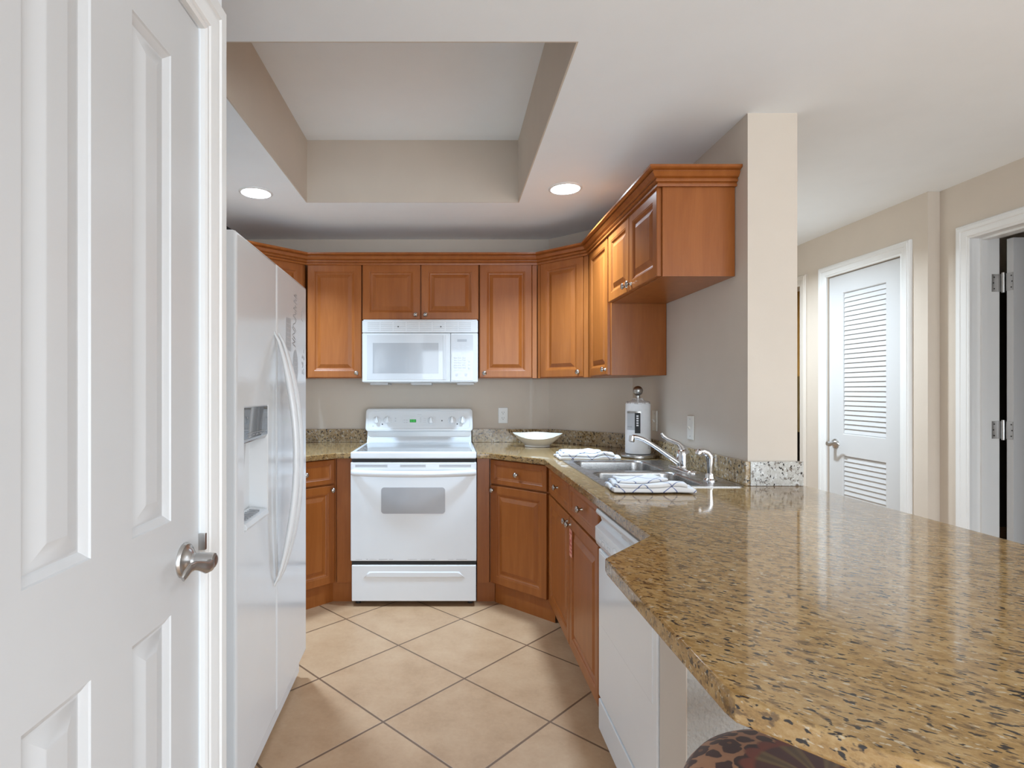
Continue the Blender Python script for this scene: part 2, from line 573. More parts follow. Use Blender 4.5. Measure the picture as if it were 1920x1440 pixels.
    def plate_hole(self, outer, holes, z0, z1, bev=0.0):
        """flat plate outline (list of xy) with holes, between z0 and z1"""
        bm = self.bm
        es = []

        def ring(pts):
            vs = [bm.verts.new((p[0], p[1], z1)) for p in pts]
            return [bm.edges.new((vs[i], vs[(i + 1) % len(vs)])) for i in range(len(vs))]
        oe = ring(outer)
        es += oe
        for h in holes:
            es += ring(h)
        r = bmesh.ops.triangle_fill(bm, use_beauty=True, use_dissolve=False, edges=es, normal=(0, 0, 1))
        faces = [g for g in r['geom'] if isinstance(g, bmesh.types.BMFace)]
        for f in faces:
            if f.normal.z < 0:
                f.normal_flip()
        ex = bmesh.ops.extrude_face_region(bm, geom=faces)
        vs = [g for g in ex['geom'] if isinstance(g, bmesh.types.BMVert)]
        for v in vs:
            v.co.z = z0
        if bev:
            bmesh.ops.recalc_face_normals(bm, faces=bm.faces[:])
            ed = [e for e in bm.edges if len(e.link_faces) == 2 and e.calc_face_angle(0) > 1.0 and abs(e.verts[0].co.z - e.verts[1].co.z) < 1e-6]
            bmesh.ops.bevel(bm, geom=ed, offset=bev, segments=3, profile=0.5, affect='EDGES')
        return self

    def sweep(self, path, prof, mapf, side=1):
        """mitred sweep of an open profile along an open 2D path; prof = [(offset, depth)]"""
        path = [Vector(p) for p in path]
        n = len(path)
        dirs = [(path[i + 1] - path[i]).normalized() for i in range(n - 1)]
        nor = [Vector((-d.y, d.x)) * side for d in dirs]
        mit = []
        for i in range(n):
            if i == 0:
                mit.append(nor[0])
            elif i == n - 1:
                mit.append(nor[-1])
            else:
                s = (nor[i - 1] + nor[i]).normalized()
                mit.append(s / max(0.2, s.dot(nor[i])))
        loops = []
        for i in range(n):
            loops.append([mapf(path[i] + mit[i] * o, d) for o, d in prof])
        return self.loft(loops)

    def build(self, name, mat, parent=None, smooth=35, loc=None):
        bm = self.bm
        bmesh.ops.remove_doubles(bm, verts=bm.verts[:], dist=1e-6)
        bmesh.ops.recalc_face_normals(bm, faces=bm.faces[:])
        if self.xf is not None:
            bmesh.ops.transform(bm, matrix=self.xf, verts=bm.verts[:])
        if loc is not None:
            bmesh.ops.translate(bm, vec=-Vector(loc), verts=bm.verts[:])
        me = bpy.data.meshes.new(name)
        bm.to_mesh(me)
        bm.free()
        me.materials.append(MATS[mat])
        for p in me.polygons:
            p.use_smooth = True
        me.set_sharp_from_angle(angle=R(smooth))
        o = bpy.data.objects.new(name, me)
        COL.objects.link(o)
        wn = o.modifiers.new('weighted_normals', 'WEIGHTED_NORMAL')
        wn.keep_sharp = True
        wn.weight = 80
        if parent is not None:
            o.parent = parent
        if loc is not None:
            o.location = loc
        return o


def tag(o, label=None, cat=None, group=None, kind=None):
    if label:
        o['label'] = label
    if cat:
        o['category'] = cat
    if group:
        o['group'] = group
    if kind:
        o['kind'] = kind
    return o


def thing(name, label, cat, loc=(0, 0, 0), rot=0.0, group=None, kind=None):
    o = bpy.data.objects.new(name, None)
    o.empty_display_size = 0.05
    COL.objects.link(o)
    o.location = loc
    o.rotation_euler = (0, 0, rot)
    return tag(o, label, cat, group, kind)


def to_local(t, pts):
    """world xy -> the thing's own xy"""
    m = Matrix.Rotation(-t.rotation_euler.z, 2)
    l = Vector((t.location.x, t.location.y))
    return [tuple(m @ (Vector(p) - l)) for p in pts]


def struct(mb, name, mat, smooth=35, parent=None, loc=None):
    o = mb.build(name, mat, parent, smooth, loc)
    if parent is None:
        o['kind'] = 'structure'
    return o


def rr(cx, cy, hw, hh, r, n=5):
    """rounded rectangle outline, counter-clockwise"""
    pts = []
    for k, (sx, sy) in enumerate(((1, 1), (-1, 1), (-1, -1), (1, -1))):
        for i in range(n + 1):
            a = PI / 2 * k + PI / 2 * i / n
            pts.append((cx + sx * (hw - r) + r * math.cos(a), cy + sy * (hh - r) + r * math.sin(a)))
    return pts


# ------------------------------------------------------------------ setting
CEIL = 2.411
XB, YB = 0.7282, 4.0887          # corner of back wall and diagonal wall
XR, YR = 1.1924, 3.6245          # corner of diagonal wall and right kitchen wall
YEND, XCOL = 2.226, 1.391        # end of that wall, its far side
XL = -1.57
XPAN = -0.515                    # face of the pantry wall
HA, HB = 2.668, 2.735            # two faces of the hall wall
HY = 3.104
YF = -3.3
TX0, TX1, TY0, TY1, TZ = -0.8486, 0.4099, 1.7698, 3.289, 2.7783

struct(MB().box(-2.0, 5.5, -3.6, 5.7, -0.12, 0.0), 'floor', 'floor_tile')

c = MB()
c.box(-2.0, TX0, -3.6, 5.7, CEIL, 2.95)
c.box(TX1, 5.5, -3.6, 5.7, CEIL, 2.95)
c.box(TX0, TX1, -3.6, TY0, CEIL, 2.95)
c.box(TX0, TX1, TY1, 5.7, CEIL, 2.95)
c.box(TX0, TX1, TY0, TY1, TZ, 2.95)
ceil = struct(c, 'ceiling', 'ceiling_white')
e = 0.006
c = MB()
c.box(TX0 - 0.001, TX0 + e, TY0, TY1, CEIL + 0.0005, TZ)
c.box(TX1 - e, TX1 + 0.001, TY0, TY1, CEIL + 0.0005, TZ)
c.box(TX0 + e, TX1 - e, TY1 - e, TY1 + 0.001, CEIL + 0.0005, TZ)
c.box(TX0 + e, TX1 - e, TY0 - 0.001, TY0 + e, CEIL + 0.0005, TZ)
struct(c, 'tray_side', 'beige_wall', parent=ceil)

struct(MB().box(XL - 0.1, XB, YB, YB + 0.15, 0, CEIL), 'wall_back', 'beige_wall')
struct(MB().prism([(XB, YB), (XR, YR), (XR + 0.001, YB + 0.15), (XB, YB + 0.15)], 0, CEIL), 'wall_corner', 'beige_wall')
struct(MB().box(XR, XCOL, YEND, 5.4, 0, CEIL), 'wall_right', 'beige_wall')
struct(MB().box(XL - 0.1, XL, 1.15, YB, 0, CEIL), 'wall_left', 'beige_wall')

# pantry wall with its door opening
DY0, DY1, DZ = 0.560, 1.146, 2.045
c = MB()
c.box(XPAN - 0.11, XPAN, YF, DY0 - 0.004, 0, CEIL)
c.box(XPAN - 0.11, XPAN, DY1 + 0.004, 1.256, 0, CEIL)
c.box(XPAN - 0.11, XPAN, DY0 - 0.004, DY1 + 0.004, DZ + 0.004, CEIL)
c.box(XL, XPAN - 0.11, 1.156, 1.256, 0, CEIL)
c.box(XL, XPAN - 0.11, DY0 - 0.3, DY0 - 0.2, 0, CEIL)
struct(c, 'wall_pantry', 'ceiling_white')

CASING = [(0.0, 0.0), (0.0, 0.009), (0.006, 0.012), (0.014, 0.011), (0.018, 0.014), (0.040, 0.018), (0.052, 0.017), (0.056, 0.021),
          (0.076, 0.022), (0.080, 0.018), (0.088, 0.018), (0.092, 0.014), (0.096, 0.012), (0.096, 0.0)]
CASING_S = [(o * 0.80, d) for o, d in CASING]


def casing(name, y0, y1, z1, x, sgn, mat='trim_white', prof=CASING):
    c = MB()
    c.sweep([(y0, 0), (y0, z1), (y1, z1), (y1, 0)], prof, lambda p, d: (x + sgn * d, p.x, p.y), 1)
    return struct(c, name, mat, 25)


casing('trim_1', DY0 - 0.004, DY1 + 0.004, DZ + 0.004, XPAN, 1)

PANEL = [(0.0, 0.0), (0.002, 0.003), (0.010, 0.0075), (0.013, 0.0105), (0.018, 0.0105), (0.044, 0.003), (0.047, 0.002)]


def lever(parent, x, z, sx, y_face=0.0, name='door_handle', mat='satin_nickel'):
    """wave lever, root pointing to local -y; sx = side the lever points to"""
    m = MB()
    m.lathe([(0.0, 0), (0.034, 0), (0.034, 0.003), (0.0315, 0.007), (0.025, 0.009), (0.0215, 0.014), (0.0145, 0.019), (0.0135, 0.024), (0, 0.024)], (x, y_face, z), (0, -1, 0), 32)
    y = y_face
    m.tube([(x, y - 0.022, z), (x, y - 0.026, z), (x, y - 0.050, z), (x, y - 0.060, z), (x, y - 0.0635, z)], [0.0125, 0.0145, 0.0150, 0.0140, 0.008], 18)
    P = [(-0.002, -0.052, -0.002), (0.012, -0.056, -0.006), (0.028, -0.056, -0.005), (0.045, -0.053, 0.003), (0.062, -0.050, 0.009), (0.078, -0.048, 0.009), (0.092, -0.047, 0.003), (0.101, -0.046, -0.003)]
    m.tube([(x + sx * a, y + b, z + cc) for a, b, cc in P], [0.012, 0.0125, 0.0115, 0.0095, 0.0085, 0.0085, 0.0085, 0.006], 14,
           [0.007, 0.0085, 0.0075, 0.006, 0.005, 0.005, 0.0045, 0.003], up=(0, 0, 1))
    return m.build(name, mat, parent, 40)


# pantry door: local x runs away from the camera
d1 = thing('door_1', 'large white moulded four-panel pantry door closed at the left edge', 'door', (XPAN - 0.003, DY0, 0), R(90), kind='structure')
W1 = DY1 - DY0
m = MB()
cols = [(0.112, 0.243), (0.347, 0.474)]
pan = [(a, b, z0, z1) for a, b in cols for z0, z1 in ((0.235, 0.883), (1.058, 1.923))]
m.panel_face(0, W1, 0.008, DZ, pan, PANEL, 0.035)
m.build('door_slab', 'door_white', d1, 20)
lever(d1, W1 - 0.062, 0.970, -1)
m = MB()
m.box(W1 - 0.001, W1 + 0.010, -0.014, 0.0, 0.972, 1.006, 0.001)
m.build('strike_plate', 'satin_nickel', d1)

# ---- hall walls
L0, L1, LZ = 3.288, 3.926, 2.092           # louvred door slab
OB0, OB1, OBZ = 4.225, 5.02, 2.092          # further doorway
c = MB()
c.box(HA, HA + 0.12, HY, L0 - 0.004, 0, CEIL)
c.box(HA, HA + 0.12, L1 + 0.004, OB0, 0, CEIL)
c.box(HA, HA + 0.12, OB1, 5.4, 0, CEIL)
c.box(HA, HA + 0.12, L0 - 0.004, L1 + 0.004, LZ + 0.004, CEIL)
c.box(HA, HA + 0.12, OB0, OB1, OBZ, CEIL)
struct(c, 'wall_hall', 'beige_wall')
G0, G1, GZ = 2.12, 2.917, 2.098            # doorway with the ajar door
c = MB()
c.box(HB, HB + 0.145, G1 + 0.018, HY, 0, CEIL)
c.box(HB, HB + 0.145, 0.75, G0 - 0.018, 0, CEIL)
c.box(HB, HB + 0.145, G0 - 0.018, G1 + 0.018, GZ + 0.018, CEIL)
struct(c, 'wall_bedroom', 'beige_wall')
struct(MB().box(XCOL, 5.4, 5.4, 5.5, 0, CEIL), 'wall_end', 'beige_wall')
struct(MB().box(HB + 0.145, 5.4, 0.75, 0.85, 0, CEIL), 'wall_partition', 'beige_wall')
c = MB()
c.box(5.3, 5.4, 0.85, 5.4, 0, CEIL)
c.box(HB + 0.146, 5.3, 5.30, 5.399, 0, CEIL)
struct(c, 'wall_room', 'unlit_room_shade')
# living room shell behind the camera with its openings
c = MB()
c.box(5.3, 5.4, YF - 0.1, -2.75, 0, CEIL)
c.box(5.3, 5.4, -0.05, 0.75, 0, CEIL)
c.box(5.3, 5.4, -2.75, -0.05, 0, 0.55)
c.box(5.3, 5.4, -2.75, -0.05, 2.15, CEIL)
struct(c, 'wall_living', 'beige_wall')
c = MB()
c.box(XPAN - 0.11, -0.62, YF - 0.1, YF, 0, CEIL)
c.box(-0.62, 4.42, YF - 0.1, YF, 2.12, CEIL)
c.box(4.42, 5.3, YF - 0.1, YF, 0, CEIL)
struct(c, 'wall_front', 'beige_wall')
c = MB()
for x in (-0.62, 0.62, 1.87, 3.12, 4.37):
    c.box(x, x + 0.05, YF - 0.07, YF - 0.02, 0, 2.12)
c.box(-0.57, 4.37, YF - 0.07, YF - 0.02, 2.06, 2.12)
c.box(-0.57, 4.37, YF - 0.07, YF - 0.02, 0, 0.06)
struct(c, 'window_1', 'trim_white')

casing('trim_2', L0 - 0.004, L1 + 0.004, LZ + 0.004, HA, -1, prof=CASING_S)
casing('trim_3', G0, G1, GZ, HB, -1, prof=CASING_S)
casing('trim_4', OB0, OB1, OBZ, HA, -1, 'trim_cream', prof=CASING_S)
c = MB()   # jamb lining and stop of the ajar door's frame
c.box(HB - 0.001, HB + 0.148, G1, G1 + 0.018, 0, GZ)
c.box(HB - 0.001, HB + 0.148, G0 - 0.018, G0, 0, GZ)
c.box(HB - 0.001, HB + 0.148, G0 - 0.018, G1 + 0.018, GZ, GZ + 0.018)
c.box(HB + 0.045, HB + 0.080, G1 - 0.011, G1 + 0.001, 0, GZ - 0.0005)
c.box(HB + 0.045, HB + 0.080, G0 + 0.012, G1 - 0.0115, GZ - 0.011, GZ + 0.001)
struct(c, 'trim_5', 'trim_white')

# louvred door (local x runs towards the camera)
d2 = thing('door_2', 'white louvred closet door with lever handle, closed, beyond the granite counter', 'door', (HA + 0.012, L1, 0), R(-90), kind='structure')
W2 = L1 - L0
lx0, lx1 = 0.132, W2 - 0.128
lrows = [(0.20, 0.858), (1.003, 1.968)]
m = MB()
m.panel_face(0, W2, 0.01, LZ, [(lx0, lx1, a, b) for a, b in lrows], [(0.0, 0.0), (0.004, 0.004), (0.006, 0.012), (0.006, 0.022)], 0.035)
m.build('door_slab', 'door_white', d2, 20)
for a, b in lrows:
    m = MB()
    n = round((b - a) / 0.0327)
    h = (b - a - 0.012) / n
    for k in range(n):
        z = a + 0.006 + k * h
        m.prism([(0.005, z + 0.0015), (0.013, z + h * 0.95), (0.0215, z + h * 0.95), (0.0215, z), (0.0065, z)], lx0 + 0.006, lx1 - 0.006, 'x')
    m.build('louver_panel', 'door_white', d2, 20)
lever(d2, 0.062, 0.932, 1)
for z in (0.28, 1.098, 1.867):
    m = MB()
    m.tube([(W2 + 0.004, -0.008, z - 0.045), (W2 + 0.004, -0.008, z + 0.045)], 0.0065, 12)
    m.box(W2 - 0.012, W2 + 0.003, -0.004, 0.001, z - 0.043, z + 0.043)
    m.build('hinge', 'satin_nickel', d2)

# ajar bedroom door
d3 = thing('door_3', 'white door standing wide open on two steel hinges at the right edge', 'door', (2.897, 2.893, 0), 0, kind='structure')
m = MB()
m.box(0, 0.74, -0.035, 0, 0.012, 2.088, 0.0015)
m.build('door_slab', 'door_white', d3)
for z in (0.27, 1.094, 1.864):
    m = MB()
    hh = 0.046
    m.box(-0.056, -0.007, 0.0205, 0.0235, z - hh, z + hh, 0.0008)
    m.box(-0.0022, 0.0005, -0.034, 0.001, z - hh, z + hh, 0.0008)
    m.tube([(-0.006, 0.012, z - hh - 0.006), (-0.006, 0.012, z + hh + 0.006)], 0.0075, 12)
    h = m.build('hinge', 'satin_nickel', d3)
    m = MB()
    for xx, zz in ((-0.045, 0.03), (-0.045, -0.03), (-0.049, 0)):
        m.lathe([(0, 0), (0.0035, 0), (0.0035, 0.0012), (0, 0.0012)], (xx, 0.0206, z + zz), (0, -1, 0), 10)
    for yy, zz in ((-0.026, 0.03), (-0.026, -0.03), (-0.03, 0)):
        m.lathe([(0, 0), (0.0035, 0), (0.0035, 0.0012), (0, 0.0012)], (-0.0021, yy, z + zz), (-1, 0, 0), 10)
    m.build('screw', 'black_plastic', h)

# brown panel glimpsed inside the further hall doorway
m = MB()
m.box(2.95, 2.985, 4.42, 5.15, 1.42, 2.16)
bp = m.build('wooden_panel', 'brown_panel', None)
tag(bp, 'brown wooden panel glimpsed through the hall doorway just right of the beige column', 'panel')
m = MB()
m.box(2.945, 2.985, 4.42, 5.15, 0.95, 1.42)
m.build('lower_panel', 'olive_panel', bp)
bp['kind'] = 'thing'

# half-height wall under the peninsula
KY0, KY1 = 1.296, 1.459
kn = struct(MB().box(0.553, XCOL, KY0 + 0.002, KY1, 0, 0.8865, 0.002), 'wall_peninsula', 'textured_wall_shaded')
struct(MB().box(0.5505, 0.5535, KY0, KY1, 0, 0.886, 0.0008), 'end_cap', 'beige_wall', parent=kn)

# ------------------------------------------------------------------ recessed lights


def downlight(x, y, label, power, r=0.078, group=None):
    t = thing('recessed_light', label, 'light', (x, y, CEIL), 0, group)
    m = MB()
    m.lathe([(r, 0.002), (r + 0.014, 0.002), (r + 0.014, -0.003), (r + 0.004, -0.007), (r, -0.006), (r, 0.002)], seg=36)
    m.build('trim_ring', 'trim_white', t)
    m = MB()
    m.lathe([(0, 0.001), (r, 0.001), (r, -0.004), (r * 0.7, -0.009), (0, -0.011)], seg=36)
    m.build('lens', 'lamp_lens', t)
    a = area('downlight_lamp', (x, y, CEIL - 0.02), (0, 0, 0), 2 * r, 2 * r, power, LAMP, 'DISK', 118)
    return t


downlight(-1.087, 3.12, 'round lit recessed ceiling light left of the ceiling tray, above the refrigerator', DOWN)
downlight(0.635, 3.055, 'round lit recessed ceiling light right of the ceiling tray, by the corner cabinets', DOWN)
# hall lamp outside the picture, then unseen living-room lights added as fill
area('hall_lamp', (1.8, 3.8, CEIL - 0.02), (0, 0, 0), 0.16, 0.16, HALL, NEUTRAL, 'DISK', 150)
for lx, ly in ((1.0, -0.6), (2.2, 0.3), (3.6, -1.2), (0.6, -2.2)):
    area('living_fill', (lx, ly, CEIL - 0.02), (0, 0, 0), 0.16, 0.16, LIVING_FILL, NEUTRAL, 'DISK', 150)

# ------------------------------------------------------------------ cabinets
CAB = [(0.0, 0.004), (0.0012, 0.0012), (0.004, 0.0), (0.046, 0.0), (0.049, 0.0018), (0.052, 0.0022), (0.054, 0.0055), (0.060, 0.0095), (0.064, 0.0105),
       (0.067, 0.0105), (0.086, 0.0028), (0.090, 0.0012)]
DRW = [(0.0, 0.004), (0.0012, 0.0012), (0.004, 0.0), (0.028, 0.0), (0.031, 0.0018), (0.033, 0.0022), (0.035, 0.0045), (0.040, 0.007), (0.043, 0.0075)]
DT = 0.02


def cab_door(parent, x0, x1, z0, z1, knob=None, prof=CAB, name='door'):
    m = MB()
    m.rect_rings(x0, x1, z0, z1, prof, 0.0, DT - 0.0005)
    d = m.build(name, 'maple', parent, 18)
    if knob:
        m = MB()
        m.lathe([(0, 0), (0.0075, 0), (0.0068, 0.003), (0.0052, 0.007), (0.0055, 0.012), (0.0115, 0.016), (0.0148, 0.020), (0.0145, 0.024), (0.010, 0.0285), (0, 0.030)],
                (knob[0], 0.0004, knob[1]), (0, -1, 0), 22)
        m.build('knob', 'nickel', d, 40)
    return d


UZ0, UZ1, UZS = 1.384, 2.165, 1.777


def upper(label, loc, rot, wdt, doors, foot=None, z0=UZ0, depth=0.327, inset=0.0):
    """doors: [(x0, x1, knob side)]; foot: world outline of the carcass instead of a plain box"""
    t = thing('wall_cabinet', label, 'cabinet', (*loc, 0), rot, 'maple wall cabinets')
    m = MB()
    if foot:
        m.prism(to_local(t, foot), z0, UZ1, 'z', 0.0015)
    else:
        m.box(0.0008, wdt - 0.0008, DT, depth, z0, UZ1, 0.0015)
    m.build('carcass', 'maple', t)
    for x0, x1, s in doors:
        k = (x1 - 0.030 if s > 0 else x0 + 0.030, z0 + 0.034)
        cab_door(t, x0, x1, z0 + 0.004, UZ1 - 0.013, k)
    return t


Y_U = 3.76
q = 0.0142  # door thickness along each axis at 45 degrees
upper('maple corner wall cabinet set at an angle above the refrigerator', (-1.245, 3.485), R(45), 0.389, [(0.025, 0.366, 1)],
      [(-1.245 - q, 3.485 + q), (-0.97 - q, 3.76 + q), (-0.97 - q, YB - 0.001), (XL + 0.001, YB - 0.001), (XL + 0.001, 3.485 + q)])
upper('tall single-door maple wall cabinet left of the microwave', (-0.967, Y_U), 0, 0.371, [(0.004, 0.368, 1)])
upper('short two-door maple wall cabinet directly above the microwave', (-0.595, Y_U), 0, 0.793, [(0.005, 0.395, 1), (0.402, 0.789, -1)], z0=UZS)
t = upper('tall single-door maple wall cabinet right of the microwave', (0.199, Y_U), 0, 0.391, [(0.004, 0.357, -1)])
m = MB()
m.box(0.360, 0.391, 0.004, DT, UZ0, UZ1 - 0.001, 0.001)
m.build('filler_strip', 'maple', t)
t = upper('angled maple corner wall cabinet right of the back wall, above the white bowl', (0.592, Y_U), R(-45), 0.390, [(0.024, 0.352, 1)],
          [(0.592 + q, Y_U + q), (0.868 + q, 3.484 + q), (XR - 0.001, 3.484 + q), (XR - 0.001, YR), (XB + 0.0005, YB - 0.0015), (0.592 + q, YB - 0.0015)])
m = MB()
m.box(0.0, 0.021, 0.004, DT, UZ0, UZ1 - 0.001, 0.001)
m.box(0.355, 0.388, 0.004, DT, UZ0, UZ1 - 0.001, 0.001)
m.build('face_frame', 'maple', t)
XU = 0.868
upper('tall narrow maple wall cabinet on the right wall, above the paper towels', (XU, 3.482), R(-90), 0.428, [(0.016, 0.412, 1)], depth=XR - XU - 0.002)
upper('short two-door maple wall cabinet at the near end, hung high above the sink', (XU, 3.053), R(-90), 0.733, [(0.006, 0.352, 1), (0.359, 0.720, -1)], z0=UZS, depth=XR - XU - 0.002)

cr = MB()
CROWN = [(0.0, 2.148), (0.012, 2.148), (0.013, 2.156), (0.008, 2.158), (0.008, 2.163), (0.018, 2.166), (0.021, 2.172), (0.016, 2.174), (0.016, 2.179), (0.028, 2.184), (0.037, 2.196), (0.040, 2.199), (0.035, 2.201), (0.035, 2.205), (0.050, 2.209), (0.055, 2.213), (0.055, 2.222), (0.0, 2.222)]
cr.sweep([(XL + 0.01, 3.163), (-0.97, 3.763), (0.594, 3.763), (0.871, 3.486), (0.871, 2.317), (XR - 0.001, 2.317)], CROWN, lambda p, d: (p.x, p.y, d), -1)
tag(cr.build('crown_molding', 'maple', None, 20), 'stepped maple crown molding running along the tops of all the wall cabinets', 'molding')

# base cabinets
BZ0, BZ1 = 0.12, 0.884
YC = 3.41          # front plane of the straight fillers


def toe(t, pts):
    MB().prism(to_local(t, pts), 0.0, BZ0 - 0.001, 'z').build('toe_kick', 'maple', t)


def base_diag(label, loc, rot, wdt, foot, tfoot, knob_side, fill, ftoe):
    t = thing('base_cabinet', label, 'cabinet', (*loc, 0), rot, 'maple base cabinets')
    MB().prism(to_local(t, foot), BZ0, BZ1, 'z').build('carcass', 'maple', t)
    toe(t, tfoot)
    cab_door(t, 0.006, wdt - 0.012, 0.732, 0.879, (wdt / 2 - 0.003, 0.806), DRW, 'drawer')
    cab_door(t, 0.006, wdt - 0.012, 0.126, 0.722, (wdt - 0.034 if knob_side > 0 else 0.028, 0.695))
    MB().prism(to_local(t, fill), BZ0, BZ1, 'z', 0.001).build('filler_strip', 'maple', t)
    MB().prism(to_local(t, ftoe), 0.0, BZ0 - 0.0005, 'z').build('filler_base', 'maple', t)
    return t


base_diag('angled maple base cabinet with drawer right of the stove', (0.245, YC), R(-45), 0.431,
          [(0.245 + q, YC + q), (0.55 + q, 3.105 + q), (0.575, 3.1065), (0.72, 4.06), (0.247, 4.06), (0.247, YC + q)],
          [(0.28, 3.42), (0.59, 3.11), (0.7, 3.6), (0.28, 3.6)], -1,
          [(0.168, YC + 0.004), (0.243, YC + 0.004), (0.243, YC + 0.03), (0.168, YC + 0.03)],
          [(0.168, YC + 0.02), (0.278, YC + 0.02), (0.278, YC + 0.04), (0.168, YC + 0.04)])
base_diag('angled maple base cabinet with drawer beside the refrigerator', (-0.999, 3.106), R(45), 0.430,
          [(-0.999 - q, 3.106 + q), (-0.695 - q, YC + q), (-0.697, YC + q), (-0.697, 4.06), (-1.50, 4.06), (-1.50, 3.106 + q)],
          [(-1.02, 3.13), (-0.72, 3.43), (-0.72, 3.6), (-1.2, 3.6)], 1,
          [(-0.693, YC + 0.004), (-0.601, YC + 0.004), (-0.601, YC + 0.03), (-0.693, YC + 0.03)],
          [(-0.72, YC + 0.02), (-0.601, YC + 0.02), (-0.601, YC + 0.04), (-0.72, YC + 0.04)])
XF = 0.55
SK0, SK1 = 3.103, 2.052
t = thing('base_cabinet', 'maple sink base cabinet with two doors and two false drawers', 'cabinet', (XF, SK0, 0), R(-90), 'maple base cabinets')
WS = SK0 - SK1
m = MB()
m.box(0.001, WS - 0.001, DT, 0.05, BZ0, BZ1, 0.001)
m.box(0.001, 0.02, 0.05, 0.60, BZ0, BZ1)
m.box(WS - 0.02, WS - 0.001, 0.05, 0.60, BZ0, BZ1)
m.box(0.02, WS - 0.02, 0.05, 0.60, BZ0, BZ0 + 0.02)
m.build('carcass', 'maple', t)
MB().box(0.03, WS - 0.001, 0.075, 0.09, 0, BZ0 - 0.001).build('toe_kick', 'maple', t)
mid = 0.538
cab_door(t, 0.012, mid - 0.004, 0.732, 0.879, (mid / 2, 0.806), DRW, 'drawer')
cab_door(t, mid + 0.004, WS - 0.012, 0.732, 0.879, (mid + (WS - mid) / 2 - 0.004, 0.806), DRW, 'drawer')
cab_door(t, 0.012, mid - 0.004, 0.126, 0.722, (mid - 0.034, 0.690))
dr = cab_door(t, mid + 0.004, WS - 0.012, 0.126, 0.722, (mid + 0.034, 0.690))
# red printed sticker on the near door
m = MB()
sx0, sx1, sz0, sz1 = mid + 0.012, mid + 0.062, 0.545, 0.668
m.box(sx0, sx1, -0.0006, 0.0, sz0, sz1)
st = m.build('sticker', 'pink_sticker', dr)
m = MB()
for z0, z1, a, b in ((0.648, 0.655, 0.1, 0.9), (0.612, 0.622, 0.12, 0.62), (0.612, 0.64, 0.80, 0.95), (0.592, 0.602, 0.1, 0.9), (0.577, 0.584, 0.35, 0.95), (0.560, 0.567, 0.1, 0.9),
                     (0.600, 0.612, 0.1, 0.35), (0.628, 0.640, 0.15, 0.30)):
    m.box(sx0 + a * 0.05, sx0 + b * 0.05, -0.0009, -0.0005, z0, z1)
m.build('sticker_print', 'red_ink', st)

# ------------------------------------------------------------------ worktops
CT0, CT1 = 0.887, 0.922
SKX0, SKX1, SKY0, SKY1 = 0.603, 1.160, 2.170, 3.000       # sink flange
t = thing('countertop', 'long polished brown granite countertop with sink cut-out and peninsula', 'countertop', (0.9, 2.2, CT1))
outer = [(0.165, YB - 0.001), (0.165, 3.368), (0.238, 3.368), (0.521, 3.085), (0.521, 1.453), (0.353, 1.262), (0.350, 1.24), (0.350, 0.71), (0.354, 0.690), (0.440, 0.598),
         (0.500, 0.556), (0.575, 0.532), (1.42, 0.532), (1.42, YEND - 0.001), (XR - 0.001, YEND - 0.001), (XR - 0.001, YR - 0.001), (XB - 0.001, YB - 0.001)]
hole = [(SKX0 + 0.014, SKY0 + 0.014), (SKX1 - 0.014, SKY0 + 0.014), (SKX1 - 0.014, SKY1 - 0.014), (SKX0 + 0.014, SKY1 - 0.014)]
m = MB(Matrix.Translation((-0.9, -2.2, -CT1)))
m.plate_hole(outer, [hole], CT0, CT1, 0.006)
m.build('slab', 'granite', t, 30)
SP = 1.0186


def splash(t, off, pts, mat='granite_splash'):
    m = MB(Matrix.Translation(-Vector(off)))
    m.prism(pts, CT1 + 0.0004, SP, 'z', 0.002)
    return m.build('backsplash', mat, t, 30)


k = 0.02
s45 = k * math.tan(R(22.5))
OFF = (0.9, 2.2, CT1)
splash(t, OFF, [(0.165, YB - k), (XB - s45, YB - k), (XB - 0.001, YB - 0.001), (0.165, YB - 0.001)])
splash(t, OFF, [(XB - s45, YB - k), (XR - k, YR - s45), (XR - 0.001, YR - 0.001), (XB - 0.0005, YB - 0.0015)])
splash(t, OFF, [(XR - k, YR - s45), (XR - k, YEND - 0.022), (XR - 0.001, YEND - 0.022), (XR - 0.001, YR - 0.002)])
splash(t, OFF, [(XR, YEND - 0.022), (XCOL + 0.012, YEND - 0.022), (XCOL + 0.012, YEND - 0.0015), (XR, YEND - 0.0015)], 'granite_glare')['label'] = 'speckled granite end piece of the backsplash, window reflection put into its pale colour'

t = thing('countertop', 'small piece of granite countertop between the stove and the refrigerator', 'countertop', (-1.0, 3.7, CT1))
m = MB(Matrix.Translation((1.0, -3.7, -CT1)))
m.plate_hole([(-0.599, YB - 0.001), (-0.599, 3.368), (-0.688, 3.368), (-1.06, 2.996), (XL + 0.001, 2.996), (XL + 0.001, YB - 0.001)], [], CT0, CT1, 0.006)
m.build('slab', 'granite', t, 30)
splash(t, (-1.0, 3.7, CT1), [(XL + 0.001, YB - k), (-0.599, YB - k), (-0.599, YB - 0.001), (XL + 0.001, YB - 0.001)])

